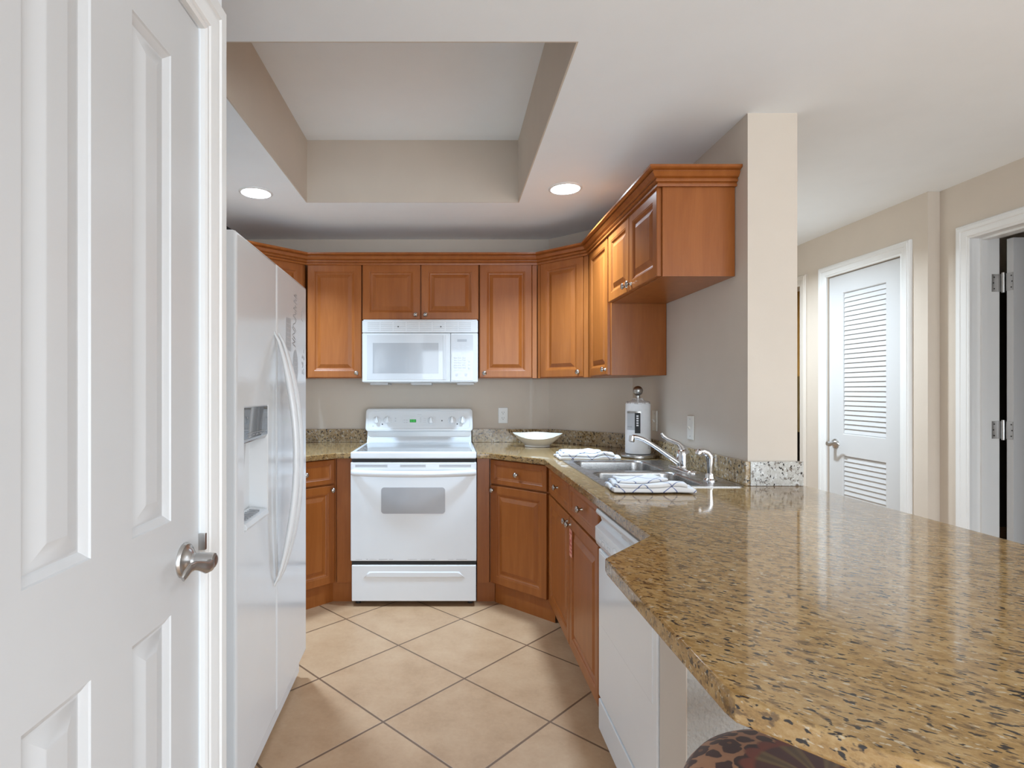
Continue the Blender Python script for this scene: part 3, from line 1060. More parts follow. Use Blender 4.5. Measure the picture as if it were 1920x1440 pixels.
# ------------------------------------------------------------------ sink, tap, spray
t = thing('sink', 'double-bowl stainless steel sink set into the granite countertop', 'sink', ((SKX0 + SKX1) / 2, (SKY0 + SKY1) / 2, CT1))
scx, scy = t.location.x, t.location.y
hw, hh = (SKX1 - SKX0) / 2, (SKY1 - SKY0) / 2
bowls = [(-0.045, 0.1995, 0.192, 0.180), (-0.045, -0.1995, 0.192, 0.180)]   # cx, cy, half x, half y
m = MB()
m.plate_hole(rr(0, 0, hw, hh, 0.03), [rr(a, b, p, qy, 0.06, 6) for a, b, p, qy in bowls], 0.0004, 0.0036, 0.0)
m.build('rim', 'brushed_steel', t, 30)
for a, b, p, qy in bowls:
    m = MB()
    loops = []
    for ins, z, r in ((-0.002, 0.0030, 0.060), (0.002, 0.001, 0.059), (0.006, -0.008, 0.058), (0.012, -0.10, 0.055), (0.018, -0.150, 0.05), (0.032, -0.168, 0.045), (0.06, -0.176, 0.04), (0.13, -0.180, 0.02)):
        loops.append([(x, y, z) for x, y in rr(a, b, p - ins, qy - ins, max(0.015, r), 6)])
    m.loft(loops, True, False, True)
    m.build('bowl', 'brushed_steel', t, 50)
    m = MB()
    m.lathe([(0, -0.1795), (0.042, -0.1795), (0.042, -0.177), (0.036, -0.176), (0.03, -0.1785), (0, -0.1785)], (a, b, 0), seg=24)
    m.build('drain', 'chrome', t)

SKT = CT1 + 0.0038
t = thing('faucet', 'chrome single-lever kitchen faucet with long spout over the sink', 'faucet', (1.100, 2.62, SKT))
m = MB()
lo = []
for ins, z in ((0, 0), (0, 0.004), (0.004, 0.010), (0.012, 0.013)):
    lo.append([(x, y, z) for x, y in rr(0, 0, 0.030 - ins, 0.128 - ins, 0.028 - ins, 6)])
m.loft(lo)
m.build('base_plate', 'chrome', t, 50)
m = MB()
m.lathe([(0.033, 0.011), (0.0305, 0.016), (0.0295, 0.022), (0.0295, 0.074), (0.0275, 0.086), (0.021, 0.095), (0.010, 0.099), (0, 0.100)], seg=28)
m.build('body', 'chrome', t, 40)
m = MB()
dv = Vector((-0.275, 0.03, 0)).normalized()
P = []
for s, z in ((0.01, 0.028), (0.03, 0.040), (0.07, 0.068), (0.11, 0.097), (0.155, 0.127), (0.188, 0.145), (0.212, 0.153), (0.232, 0.154)):
    P.append((dv.x * s, dv.y * s, z))
m.tube(P, [0.013, 0.0125, 0.0115, 0.0105, 0.010, 0.010, 0.0105, 0.0105], 14, [0.015, 0.0145, 0.0135, 0.0125, 0.0115, 0.011, 0.0115, 0.0115])
e0 = Vector((dv.x * 0.233, dv.y * 0.233, 0.160))
m.lathe([(0, 0), (0.0125, 0), (0.0135, 0.004), (0.0135, 0.026), (0.011, 0.031), (0, 0.031)], tuple(e0), (-0.12, 0, -1), 18)
m.build('spout', 'chrome', t, 45)
m = MB()
P = [(0.0, 0.0, 0.094), (-0.006, 0.004, 0.108), (-0.018, 0.012, 0.124), (-0.038, 0.026, 0.135), (-0.060, 0.038, 0.144), (-0.076, 0.046, 0.157), (-0.084, 0.050, 0.170)]
m.tube(P, [0.020, 0.016, 0.011, 0.0085, 0.008, 0.009, 0.007], 12, [0.020, 0.014, 0.008, 0.006, 0.005, 0.005, 0.003])
m.build('lever', 'chrome', t, 45)

t = thing('sink_sprayer', 'chrome pull-out side sprayer standing at the near corner of the sink', 'sprayer', (1.085, 2.315, SKT))
m = MB()
m.lathe([(0, 0), (0.027, 0), (0.027, 0.004), (0.020, 0.010), (0.018, 0.026), (0.015, 0.030), (0, 0.030)], seg=22)
m.build('holder', 'chrome', t, 40)
m = MB()
P = [(0, 0, 0.028), (0.0, 0, 0.060), (0.001, 0, 0.088), (-0.003, 0, 0.104), (-0.014, 0, 0.116), (-0.030, 0, 0.121), (-0.044, 0, 0.119)]
m.tube(P, [0.0125, 0.014, 0.0155, 0.0155, 0.0145, 0.0125, 0.013], 16)
m.lathe([(0, 0), (0.014, 0), (0.0155, 0.003), (0.015, 0.016), (0.012, 0.019), (0, 0.019)], (-0.043, 0, 0.123), (-0.5, 0, -1), 18)
m.build('spray_head', 'chrome', t, 45)

# ------------------------------------------------------------------ dishwasher
t = thing('dishwasher', 'white built-in dishwasher under the granite countertop beside the sink cabinet', 'dishwasher', (0.535, 2.048, 0), R(-90))
WD = 0.583
m = MB()
m.box(0.004, WD - 0.004, 0.05, 0.60, 0.02, 0.882)
m.build('tub', 'appliance_white', t)
m = MB()
m.box(0.003, WD - 0.003, 0.012, 0.052, 0.182, 0.722, 0.005, 3)
d = m.build('door', 'appliance_white', t)
m = MB()
m.box(0.03, WD - 0.03, 0.0085, 0.02, 0.455, 0.715, 0.004, 2)
m.build('door_panel', 'appliance_white', d)
m = MB()     # control panel, profile in (y, z)
m.prism([(0.05, 0.722), (0.02, 0.722), (0.004, 0.740), (0.0, 0.755), (0.0, 0.802), (0.014, 0.812), (0.026, 0.822), (0.022, 0.838), (0.004, 0.850), (0.002, 0.858), (0.006, 0.868), (0.05, 0.876)],
        0.002, WD - 0.002, 'x', 0.0015)
cp = m.build('control_panel', 'appliance_white', t, 25)
m = MB()
m.box(0.30, 0.36, 0.005, 0.020, 0.838, 0.850, 0.002)
m.box(0.12, 0.27, 0.0105, 0.0205, 0.8415, 0.8445, 0.0005)
m.build('latch', 'appliance_grey', cp)
for i in range(4):
    m = MB()
    m.box(0.062 + i * 0.036, 0.086 + i * 0.036, -0.004, 0.001, 0.759, 0.772, 0.0015)
    m.build('button', 'appliance_white', cp)
m = MB()
m.lathe([(0, 0), (0.014, 0), (0.013, 0.006), (0.011, 0.009), (0, 0.009)], (0.245, 0.001, 0.775), (0, -1, 0), 20)
m.build('dial', 'appliance_white', cp)
m = MB()
for i in range(4):
    m.box(0.064 + i * 0.036, 0.084 + i * 0.036, -0.0005, 0.0002, 0.779, 0.7815)
    m.box(0.064 + i * 0.036, 0.078 + i * 0.036, -0.0005, 0.0002, 0.786, 0.788)
m.box(0.06, 0.20, -0.0005, 0.0002, 0.7515, 0.7525)
m.build('panel_print', 'print_light', cp)
m = MB()
m.box(0.003, WD - 0.003, 0.012, 0.05, 0.060, 0.172, 0.004)
m.build('access_panel', 'appliance_white', t)
m = MB()
m.box(0.006, WD - 0.006, 0.075, 0.09, 0.0, 0.062)
m.build('toe_plate', 'appliance_white', t)

# ------------------------------------------------------------------ refrigerator
FR = R(92.1)
t = thing('refrigerator', 'white side-by-side refrigerator with ice and water dispenser', 'refrigerator', (-0.623, 1.623, 0), FR)
FW, FZ0, FZ1, FG = 0.925, 0.114, 1.770, 0.431
m = MB()
m.box(0.004, FW - 0.004, 0.085, 0.80, 0.03, 1.752, 0.006)
m.build('cabinet_body', 'appliance_white', t)
m = MB()
m.box(0.012, FW - 0.012, 0.072, 0.086, FZ0 + 0.01, FZ1 - 0.02)
m.build('gasket', 'appliance_grey', t)
# freezer door with the dispenser opening
hx0, hx1, hz0, hz1 = 0.068, 0.322, 0.868, 1.252
m = MB()
m.rect_rings(0.0, FG - 0.003, FZ0, FZ1, [(0.0, 0.010), (0.002, 0.004), (0.006, 0.001), (0.012, 0.0)], 0, 0.072, False)
ox0, ox1, oz0, oz1 = 0.012, FG - 0.015, FZ0 + 0.012, FZ1 - 0.012
for a, b, c0, c1 in ((ox0, hx0, oz0, oz1), (hx1, ox1, oz0, oz1), (hx0, hx1, oz0, hz0), (hx0, hx1, hz1, oz1)):
    m.bm.faces.new([m.bm.verts.new(p) for p in ((a, 0, c0), (b, 0, c0), (b, 0, c1), (a, 0, c1))])
m.rect_rings(hx0, hx1, hz0, hz1, [(0.0, 0.0), (0.004, 0.003), (0.010, 0.062)], 0, None, True)
fz = m.build('freezer_door', 'appliance_white', t, 30)
m = MB()     # dark display panel, leaning back at the bottom
m.prism([(0.001, 1.248), (0.001, 1.150), (0.010, 1.135), (0.055, 1.128), (0.055, 1.248)], hx0 + 0.003, hx1 - 0.003, 'x', 0.002)
dp = m.build('dispenser_panel', 'dark_glass', fz, 25)
m = MB()
m.box(hx0 + 0.03, hx1 - 0.03, -0.0008, 0.0015, 1.1655, 1.1672)
for i in range(5):
    m.box(hx0 + 0.045 + i * 0.037, hx0 + 0.065 + i * 0.037, -0.0008, 0.0015, 1.1575, 1.1605)
m.box(hx0 + 0.03, hx0 + 0.036, -0.0008, 0.0015, 1.213, 1.218)
m.build('panel_print', 'print_grey', dp)
m = MB()
m.prism([(-0.004, hz0 + 0.003), (-0.006, hz0 + 0.010), (0.0, hz0 + 0.022), (0.060, hz0 + 0.030), (0.060, hz0 + 0.002)], hx0 + 0.011, hx1 - 0.011, 'x', 0.0015)
tr = m.build('drip_tray', 'appliance_white', fz, 25)
m = MB()
for i in range(7):
    a = hx0 + 0.055 + i * 0.022
    m.prism([(a, 0.012), (a + 0.007, 0.012), (a + 0.015, 0.048), (a + 0.008, 0.048)], hz0 + 0.0245, hz0 + 0.0295, 'z')
m.build('tray_slots', 'print_grey', tr)
m = MB()
m.prism([(0.045, 1.128), (0.060, 1.128), (0.060, 1.02), (0.052, 1.02)], 0.165, 0.225, 'x', 0.002)
m.build('dispenser_paddle', 'appliance_grey', fz)
m = MB()
m.rect_rings(FG + 0.003, FW, FZ0, FZ1, [(0.0, 0.010), (0.002, 0.004), (0.006, 0.001), (0.012, 0.0)], 0, 0.072)
fd = m.build('refrigerator_door', 'appliance_white', t, 30)


def fhandle(parent, x):
    m = MB()
    P, ra, rb = [], [], []
    n = 26
    for i in range(n + 1):
        u = i / n
        P.append((x, 0.002 - 0.082 * math.sin(PI * u) ** 0.72, 0.590 + 0.925 * u))
        ends = min(1, 0.35 + 3.2 * min(u, 1 - u))
        ra.append(0.0125 * ends)
        rb.append(0.0215 * ends)
    m.tube(P, ra, 14, rb, up=(0, -1, 0))
    m.build('handle', 'appliance_white', parent, 50)


fhandle(fz, FG - 0.030)
fhandle(fd, FG + 0.032)
# faded printed stickers on the refrigerator door
m = MB()
m.box(0.560, 0.640, -0.0006, 0.0002, 1.460, 1.590)
s = m.build('sticker', 'sticker_grey', fd)
m = MB()
for i in range(6):
    m.box(0.568, 0.632, -0.0009, -0.0004, 1.475 + i * 0.018, 1.480 + i * 0.018)
m.build('sticker_print', 'print_light', s)
m = MB()
m.prism([(0.715 + 0.045 * math.cos(2 * PI * i / 28), 1.40 + 0.072 * math.sin(2 * PI * i / 28)) for i in range(28)], -0.0006, 0.0002, 'y')
s = m.build('sticker', 'sticker_grey', fd)
m = MB()
for i in range(5):
    m.box(0.690, 0.742, -0.0009, -0.0004, 1.365 + i * 0.017, 1.369 + i * 0.017)
m.build('sticker_print', 'print_light', s)
random.seed(4)


def scribble(x0, x1, z0, z1, n, mat='print_grey', parent=None):
    m = MB()
    for i in range(n):
        x = random.uniform(x0, x1 - 0.012)
        z = random.uniform(z0, z1 - 0.006)
        m.box(x, x + random.uniform(0.008, 0.022), -0.0005, 0.0002, z, z + random.uniform(0.004, 0.016))
    return m.build('sticker', mat, parent)


m = MB()   # tall handwritten word, running upwards
for i, (zz, hgt) in enumerate(((1.55, 0.05), (1.60, 0.03), (1.635, 0.02), (1.665, 0.02), (1.69, 0.016))):
    a = 0.700 + 0.004 * i
    m.tube([(a + 0.03 * math.cos(v * 1.3), -0.0002, zz + hgt * v / 6) for v in range(7)], 0.0022, 6, 0.0006, up=(1, 0, 0))
m.build('sticker', 'print_grey', fd)
m = MB()
for i, (zz, hgt) in enumerate(((1.485, 0.03), (1.515, 0.045))):
    m.tube([(0.69 + 0.028 * math.cos(v * 1.6), -0.0002, zz + hgt * v / 6) for v in range(7)], 0.003, 6, 0.0006, up=(1, 0, 0))
m.build('sticker', 'print_grey', fd)
scribble(0.83, 0.88, 1.36, 1.50, 14, 'sticker_grey', fd)
scribble(0.82, 0.86, 1.60, 1.66, 6, 'sticker_grey', fd)
m = MB()
m.box(0.012, FW - 0.012, 0.030, 0.085, 0.018, FZ0 - 0.008, 0.003)
g = m.build('base_grille', 'appliance_white', t)
for xx in (0.06, FW - 0.06):
    for yy in (0.12, 0.70):
        MB().tube([(xx, yy, 0.0), (xx, yy, 0.035)], 0.02, 14).build('foot', 'black_plastic', t)
for xx in (0.02, FW - 0.08):
    m = MB()
    m.prism([(0.016, FZ1 + 0.001), (0.020, FZ1 + 0.007), (0.036, FZ1 + 0.017), (0.058, FZ1 + 0.026), (0.12, FZ1 + 0.026), (0.12, FZ1 - 0.017), (0.09, FZ1 - 0.017), (0.09, FZ1 + 0.001)], xx, xx + 0.06, 'x', 0.002)
    m.build('hinge_cover', 'black_plastic', t)

# ------------------------------------------------------------------ stove
t = thing('stove', 'white freestanding electric stove with smooth cooktop and oven', 'stove', (-0.5965, 3.345, 0))
SW = 0.757
m = MB()
m.box(0.003, SW - 0.003, 0.032, 0.690, 0.030, 0.893, 0.002)
m.build('body', 'appliance_white', t)
m = MB()
m.box(0.0, SW, -0.004, 0.640, 0.890, 0.930, 0.007, 3)
ck = m.build('cooktop', 'appliance_white', t, 40)
m = MB()
m.box(0.026, SW - 0.026, 0.034, 0.600, 0.9285, 0.9312, 0.0008)
gl = m.build('cooktop_glass', 'glass_cooktop', ck)
m = MB()
m.prism([(0.600, 0.929), (0.606, 0.945), (0.622, 0.958), (0.634, 0.972), (0.634, 1.02), (0.70, 1.02), (0.70, 0.70), (0.688, 0.70), (0.688, 0.929)], 0.008, SW - 0.008, 'x', 0.002)
m.build('backguard_neck', 'appliance_white', t, 50)
# control console: rounded slab leaning back
m = MB()
lo = []
CN = R(12)
zc, yc = 1.09, 0.615
for ins, dp_ in ((0.006, 0.075), (0.0, 0.070), (0.0, 0.012), (0.003, 0.004), (0.010, 0.0), (0.020, 0.0), (0.023, 0.003)):
    lp = []
    for x, z in rr(SW / 2, 0, SW / 2 + 0.004 - ins, 0.081 - ins, 0.022, 5):
        lp.append((x, yc + dp_ + z * math.tan(CN) * (0.6 if dp_ > 0.05 else 1), zc + z))
    lo.append(lp)
m.loft(lo)
con = m.build('control_console', 'appliance_white', t, 30)


def on_con(z):
    return yc + 0.003 + (z - zc) * math.tan(CN)


for kx in (0.078, 0.153, 0.612, 0.686):
    m = MB()
    m.lathe([(0, 0), (0.028, 0), (0.028, 0.002), (0.026, 0.0035), (0.0225, 0.0045), (0.0215, 0.007), (0.019, 0.008), (0, 0.008)], (kx, on_con(1.088), 1.088), (0, -1, 0.2), 26)
    kb = m.build('knob', 'appliance_white', con, 35)
    m = MB()
    y = on_con(1.088)
    m.prism([(kx - 0.009, 1.070), (kx + 0.009, 1.070), (kx + 0.012, 1.080), (kx + 0.003, 1.117), (kx - 0.003, 1.117), (kx - 0.012, 1.080)], y - 0.028, y - 0.004, 'y', 0.0025)
    m.build('pointer', 'appliance_white', kb)
    m = MB()
    for a in range(12):
        an = 2 * PI * a / 12
        x, z = kx + 0.030 * math.cos(an), 1.088 + 0.030 * math.sin(an)
        m.box(x - 0.0015, x + 0.0015, on_con(z) - 0.0006, on_con(z) + 0.001, z - 0.0015, z + 0.0015)
    m.build('dial_print', 'print_light', kb)
m = MB()
x0, x1, z0, z1 = 0.256, 0.498, 1.052, 1.118
m.loft([[(x, on_con(z) + dy, z) for x, z in rr((x0 + x1) / 2, (z0 + z1) / 2, (x1 - x0) / 2 - i, (z1 - z0) / 2 - i, 0.006, 3)] for i, dy in ((0, 0.002), (0.0, -0.001), (0.0015, -0.001), (0.003, 0.0003))])
ov = m.build('oven_panel', 'appliance_white', con)
kx = 0.462
m = MB()
m.lathe([(0, 0), (0.026, 0), (0.026, 0.002), (0.022, 0.0045), (0.021, 0.007), (0.018, 0.008), (0, 0.008)], (kx, on_con(1.086), 1.086), (0, -1, 0.2), 26)
kb = m.build('knob', 'appliance_white', ov, 35)
m = MB()
y = on_con(1.086)
m.prism([(kx - 0.009, 1.068), (kx + 0.009, 1.068), (kx + 0.012, 1.078), (kx + 0.003, 1.113), (kx - 0.003, 1.113), (kx - 0.012, 1.078)], y - 0.028, y - 0.004, 'y', 0.0025)
m.build('pointer', 'appliance_white', kb)
m = MB()
m.box(0.312, 0.357, on_con(1.084) - 0.003, on_con(1.084) + 0.004, 1.0735, 1.0945, 0.0008)
ds = m.build('clock_display', 'clock_green', ov)
m = MB()
y = on_con(1.084) - 0.0034
for i, segs in enumerate(('abcdef', 'abcdef', 'abcdef')):
    bx = 0.3195 + i * 0.0115 + (0.002 if i else 0)
    for sname, (xa, xb, za, zb) in {'a': (0, .005, .012, .0132), 'b': (.0042, .0054, .006, .0128), 'c': (.0042, .0054, 0, .0064), 'd': (0, .005, -.0004, .0008), 'e': (-.0004, .0008, 0, .0064), 'f': (-.0004, .0008, .006, .0128)}.items():
        if sname in segs:
            m.box(bx + xa, bx + xb, y, y + 0.0006, 1.078 + za, 1.078 + zb)
m.build('clock_digits', 'clock_digit', ds)
m = MB()
for i in range(2):
    for j in range(2):
        m.box(0.268 + i * 0.017, 0.279 + i * 0.017, on_con(1.075) - 0.001, on_con(1.075) + 0.003, 1.070 + j * 0.017, 1.075 + j * 0.017)
for j in range(4):
    m.box(0.384, 0.393, on_con(1.08) - 0.002, on_con(1.08) + 0.003, 1.062 + j * 0.013, 1.067 + j * 0.013)
    m.box(0.410, 0.428, on_con(1.08) - 0.002, on_con(1.08) + 0.003, 1.060 + j * 0.013, 1.062 + j * 0.013)
m.build('panel_print', 'print_light', ov)
for x, z in ((0.117, 1.060), (0.541, 1.085), (0.650, 1.062)):
    MB().lathe([(0, 0), (0.0045, 0), (0.0045, 0.002), (0, 0.0022)], (x, on_con(z), z), (0, -1, 0.2), 14).build('indicator_light', 'black_plastic', con)
m = MB()
m.box(0.365, 0.395, on_con(1.128) - 0.0006, on_con(1.128) + 0.001, 1.1265, 1.1295)
m.build('maker_mark', 'print_light', con)
m = MB()
m.box(0.046, 0.058, on_con(1.046) - 0.0006, on_con(1.046) + 0.001, 1.041, 1.051)
m.box(0.205, 0.215, on_con(1.10) - 0.0006, on_con(1.10) + 0.001, 1.096, 1.106)
m.box(0.205, 0.215, on_con(1.08) - 0.0006, on_con(1.08) + 0.001, 1.078, 1.088)
m.build('console_print', 'print_light', con)

m = MB()
m.box(0.004, SW - 0.004, 0.018, 0.034, 0.03, 0.889)
m.build('front_frame', 'dark_gap', t)
m = MB()
m.box(0.0, SW, 0.0, 0.030, 0.274, 0.868, 0.005, 3)
od = m.build('oven_door', 'appliance_white', t, 40)
m = MB()
m.prism(rr(0.376, 0.6385, 0.192, 0.079, 0.018, 6), -0.0012, 0.002, 'y')
m.build('oven_window', 'oven_glass', od)
m = MB()
for a, b in ((0.028, 0.222), (0.298, 0.452), (0.532, 0.724)):
    for z in (0.850, 0.8415):
        m.box(a, b, -0.0006, 0.002, z, z + 0.0026)
m.build('vent_slots', 'slot_grey', od)
m = MB()
P, ra, rb = [], [], []
for i in range(25):
    u = i / 24
    P.append((0.006 + (SW - 0.012) * u, 0.006 - 0.052 * (math.sin(PI * u) ** 0.55), 0.806 - 0.003 * math.sin(PI * u)))
    ra.append(0.019)
    rb.append(0.010)
m.tube(P, ra, 14, rb, up=(0, 0, 1))
m.build('handle', 'appliance_white', od, 50)
m = MB()
random.seed(9)
x = 0.03
while x < SW - 0.05:
    l = random.uniform(0.01, 0.07)
    if random.random() < 0.75:
        m.box(x, x + l, -0.0004, 0.001, 0.2845, 0.2845 + random.uniform(0.001, 0.003))
    x += l + random.uniform(0.005, 0.03)
m.build('chipped_edge', 'print_grey', od)
m = MB()
m.box(0.006, SW - 0.002, 0.0, 0.030, 0.032, 0.250, 0.006, 3)
dw = m.build('storage_drawer', 'appliance_white', t, 40)
m = MB()
lo = []
for ins, y in ((0.0, 0.001), (0.008, -0.002), (0.014, -0.0035), (0.019, -0.0035)):
    lo.append([(0.075 + ins, y, 0.172 + ins * 0.5), (0.69 - ins, y, 0.172 + ins * 0.5), (0.655 - ins * 0.6, y, 0.213 - ins * 0.5), (0.11 + ins * 0.6, y, 0.213 - ins * 0.5)])
m.loft(lo)
m.build('drawer_grip', 'appliance_white', dw, 60)
for xx in (0.035, SW - 0.035):
    for yy in (0.07, 0.62):
        MB().tube([(xx, yy, 0.0), (xx, yy, 0.034)], 0.017, 14).build('foot', 'black_plastic', t)

# ------------------------------------------------------------------ microwave
t = thing('microwave', 'white over-the-range microwave mounted under the wall cabinet above the stove', 'microwave', (-0.581, 3.69, 1.352))
MW, MH = 0.768, 0.412
m = MB()
m.box(0.003, MW - 0.003, 0.028, 0.395, 0.0, MH + 0.011, 0.004)
m.build('body', 'microwave_white', t)
GZ0 = MH - 0.082
m = MB()
m.box(0.0, MW, 0.0, 0.030, GZ0 + 0.002, MH, 0.004)
gr = m.build('vent_grille', 'microwave_white', t)
for i in range(5):
    m = MB()
    for j in range(8):
        a = 0.036 + j * 0.0865
        m.box(a, a + 0.080, -0.0012, 0.002, GZ0 + 0.016 + i * 0.0122, GZ0 + 0.022 + i * 0.0122, 0.0006)
    m.build('louver', 'appliance_grey', gr)
for x in (0.239, 0.522):
    MB().lathe([(0, 0), (0.0045, 0), (0.0045, 0.002), (0, 0.0025)], (x, 0, GZ0 + 0.042), (0, -1, 0), 12).build('screw', 'black_plastic', gr)
DXM = 0.586
m = MB()
m.box(0.0, DXM - 0.001, 0.0, 0.030, 0.004, GZ0 - 0.001, 0.005, 3)
md = m.build('door', 'microwave_white', t)
m = MB()
m.box(0.032, DXM - 0.030, -0.0015, 0.002, 0.020, GZ0 - 0.014, 0.001)
wn = m.build('door_glass', 'glass_white', md)
m = MB()
m.box(0.070, DXM - 0.080, -0.0022, 0.0, 0.062, GZ0 - 0.066, 0.0005)
m.build('mesh_window', 'glass_grey', wn)
m = MB()
m.box(DXM - 0.050, DXM - 0.032, -0.0030, 0.0, 0.020, GZ0 - 0.014, 0.001)
m.build('door_grip', 'appliance_grey', md)
m = MB()
m.box(DXM + 0.001, MW, 0.0, 0.030, 0.004, GZ0 - 0.001, 0.005, 3)
cp = m.build('control_panel', 'microwave_white', t)
m = MB()
m.box(DXM + 0.008, MW - 0.032, -0.0012, 0.002, 0.014, GZ0 - 0.012, 0.0008)
kp = m.build('keypad', 'glass_white', cp)
m = MB()
m.box(DXM + 0.045, DXM + 0.108, -0.0018, 0.0, GZ0 - 0.058, GZ0 - 0.042)
m.build('display', 'print_grey', kp)
for i in range(5):
    for j in range(3):
        m = MB()
        m.box(DXM + 0.022 + j * 0.029, DXM + 0.044 + j * 0.029, -0.0022, 0.0, 0.096 + i * 0.0165, 0.107 + i * 0.0165, 0.0012)
        m.build('key', 'microwave_white', kp)
for z in (0.100, 0.122, 0.145):
    m = MB()
    m.lathe([(0, 0), (0.008, 0), (0.008, 0.0015), (0, 0.002)], (DXM + 0.124, -0.001, z), (0, -1, 0), 16)
    m.build('key', 'microwave_white', kp)
m = MB()
random.seed(2)
for i in range(6):
    for j in range(4):
        if random.random() < 0.8:
            a = DXM + 0.020 + j * 0.028
            z = 0.190 + i * 0.0125
            m.box(a, a + random.uniform(0.010, 0.022), -0.0016, 0.0, z, z + 0.003)
for a in (DXM + 0.034, DXM + 0.094):
    m.lathe([(0.006, 0), (0.010, 0), (0.010, 0.0005), (0.006, 0.0005)], (a + 0.008, -0.0011, 0.052), (0, -1, 0), 16)
m.box(DXM + 0.010, MW - 0.034, -0.0016, 0.0, 0.080, 0.0815)
m.build('key_print', 'print_light', kp)
for a, b in ((0.045, 0.165), (0.32, 0.46), (0.63, 0.745)):
    m = MB()
    m.box(a, b, 0.05, 0.30, -0.014, 0.001, 0.004)
    m.build('under_vent', 'appliance_grey', t)

# ------------------------------------------------------------------ small things
# shallow pointed serving bowl
t = None
m = MB()
nseg = 48


def bowl_loop(s, zf, h):
    lp = []
    for i in range(nseg):
        a = 2 * PI * i / nseg
        ca, sa = math.cos(a), math.sin(a)
        ex = 1 + 0.10 * abs(ca) ** 6
        x = 0.150 * s * ca * ex
        y = 0.095 * s * sa
        flute = 1 + 0.012 * math.cos(a * 16) * zf
        lift = zf * (0.020 * (abs(ca) ** 3) - 0.014 * max(0, -sa) ** 2 + 0.020 * max(0, sa) ** 2)
        lp.append((x * flute, y * flute, h + lift))
    return lp


prof = [(0.50, 0, 0.0), (0.52, 0, 0.003), (0.50, 0, 0.010), (0.62, 0.1, 0.026), (0.80, 0.45, 0.046), (0.96, 0.9, 0.066), (1.0, 1, 0.0715), (0.985, 1, 0.073), (0.94, 0.9, 0.067), (0.78, 0.45, 0.049), (0.60, 0.1, 0.030), (0.40, 0, 0.016), (0.1, 0, 0.013)]
m.loft([bowl_loop(*p) for p in prof])
bw = m.build('serving_bowl', 'porcelain', None, 40)
bw.location = (0.588, 3.735, CT1 + 0.0005)
bw.rotation_euler = (0, 0, R(-12))
tag(bw, 'white pointed serving bowl on the granite counter in the back right corner', 'bowl')


def towel(label, loc, rot, sx, sy, seed, sc=1.0):
    m = MB()
    bm = m.bm
    random.seed(seed)
    for k, (x0, x1, y0, y1, z0, z1) in enumerate(((-0.5, 0.5, -0.5, 0.5, 0.0, 0.016), (-0.47, 0.40, -0.49, 0.42, 0.0165, 0.030), (-0.42, 0.20, -0.30, 0.44, 0.0305, 0.040))):
        n0 = len(bm.verts)
        m.box(x0 * sx, x1 * sx, y0 * sy, y1 * sy, z0, z1, 0.0055, 3)
        bm.verts.ensure_lookup_table()
        vs = bm.verts[n0:]
        fs = list({f for v in vs for f in v.link_faces})
        es = list({e for f in fs for e in f.edges if e.calc_length() > 0.03})
        bmesh.ops.subdivide_edges(bm, edges=es, cuts=14, use_grid_fill=True)
    for v in bm.verts:
        p = v.co * 14 + Vector((seed * 7.3, 0, 0))
        f = min(1.0, v.co.z / 0.02)
        v.co.z += f * (0.011 * noise.noise(Vector((p.x, p.y, 0))) + 0.009 * math.exp(-((v.co.x - 0.15 * sx + 0.4 * v.co.y) / 0.035) ** 2))
        v.co.x += 0.012 * noise.noise(Vector((p.y, p.z * 0.4, 3.1)))
        v.co.y += 0.012 * noise.noise(Vector((p.x * 0.8, p.z * 0.4, 7.7)))
    o = m.build('dish_towel', 'towel_check', None, 60)
    o.location = loc
    o.rotation_euler = (0, 0, rot)
    return tag(o, label, 'towel', 'folded dish towels')


towel('folded white dish towel with blue check lines behind the far end of the sink', (0.765, 3.105, CT1 + 0.001), R(0), 0.340, 0.165, 1)
towel('folded white dish towel with blue check lines at the near end of the sink', (0.752, 2.095, CT1 + 0.0045), R(-2), 0.300, 0.135, 2)

# paper towel holder and roll
PX, PY = 1.069, 3.16
t = thing('paper_towel_holder', 'brushed steel upright paper towel holder with round base beside the sink', 'holder', (PX, PY, CT1 + 0.0006))
m = MB()
m.lathe([(0, 0), (0.097, 0), (0.100, 0.003), (0.100, 0.014), (0.096, 0.019), (0.03, 0.021), (0, 0.021)], seg=48)
m.build('base', 'brushed_disc', t, 40)
m = MB()
m.lathe([(0, 0.02), (0.009, 0.02), (0.009, 0.345), (0, 0.345)], seg=16)
m.build('rod', 'steel_dark', t)
m = MB()
m.sphere((0, 0, 0.376), 0.028, 28)
m.lathe([(0.012, 0.338), (0.012, 0.349), (0, 0.349)], seg=18)
m.build('finial', 'steel_dark', t, 60)
t = thing('paper_towel_roll', 'roll of white paper towels in clear plastic wrap on the steel holder', 'paper towels', (PX, PY, CT1 + 0.022))
m = MB()
lo = []
for r, h in ((0.020, 0.002), (0.066, 0.001), (0.0695, 0.006), (0.0690, 0.10), (0.0685, 0.20), (0.0675, 0.282), (0.063, 0.288), (0.020, 0.287), (0.020, 0.002)):
    lo.append([(r * (1 + (0.012 * noise.noise(Vector((math.cos(a) * 2, math.sin(a) * 2, h * 9))) if r > 0.05 else 0)) * math.cos(a), r * math.sin(a), h) for a in [2 * PI * i / 40 for i in range(40)]])
m.loft(lo, True, False, False)
m.build('paper', 'paper', t, 50)
m = MB()     # bunched plastic at the top
random.seed(3)
lo = []
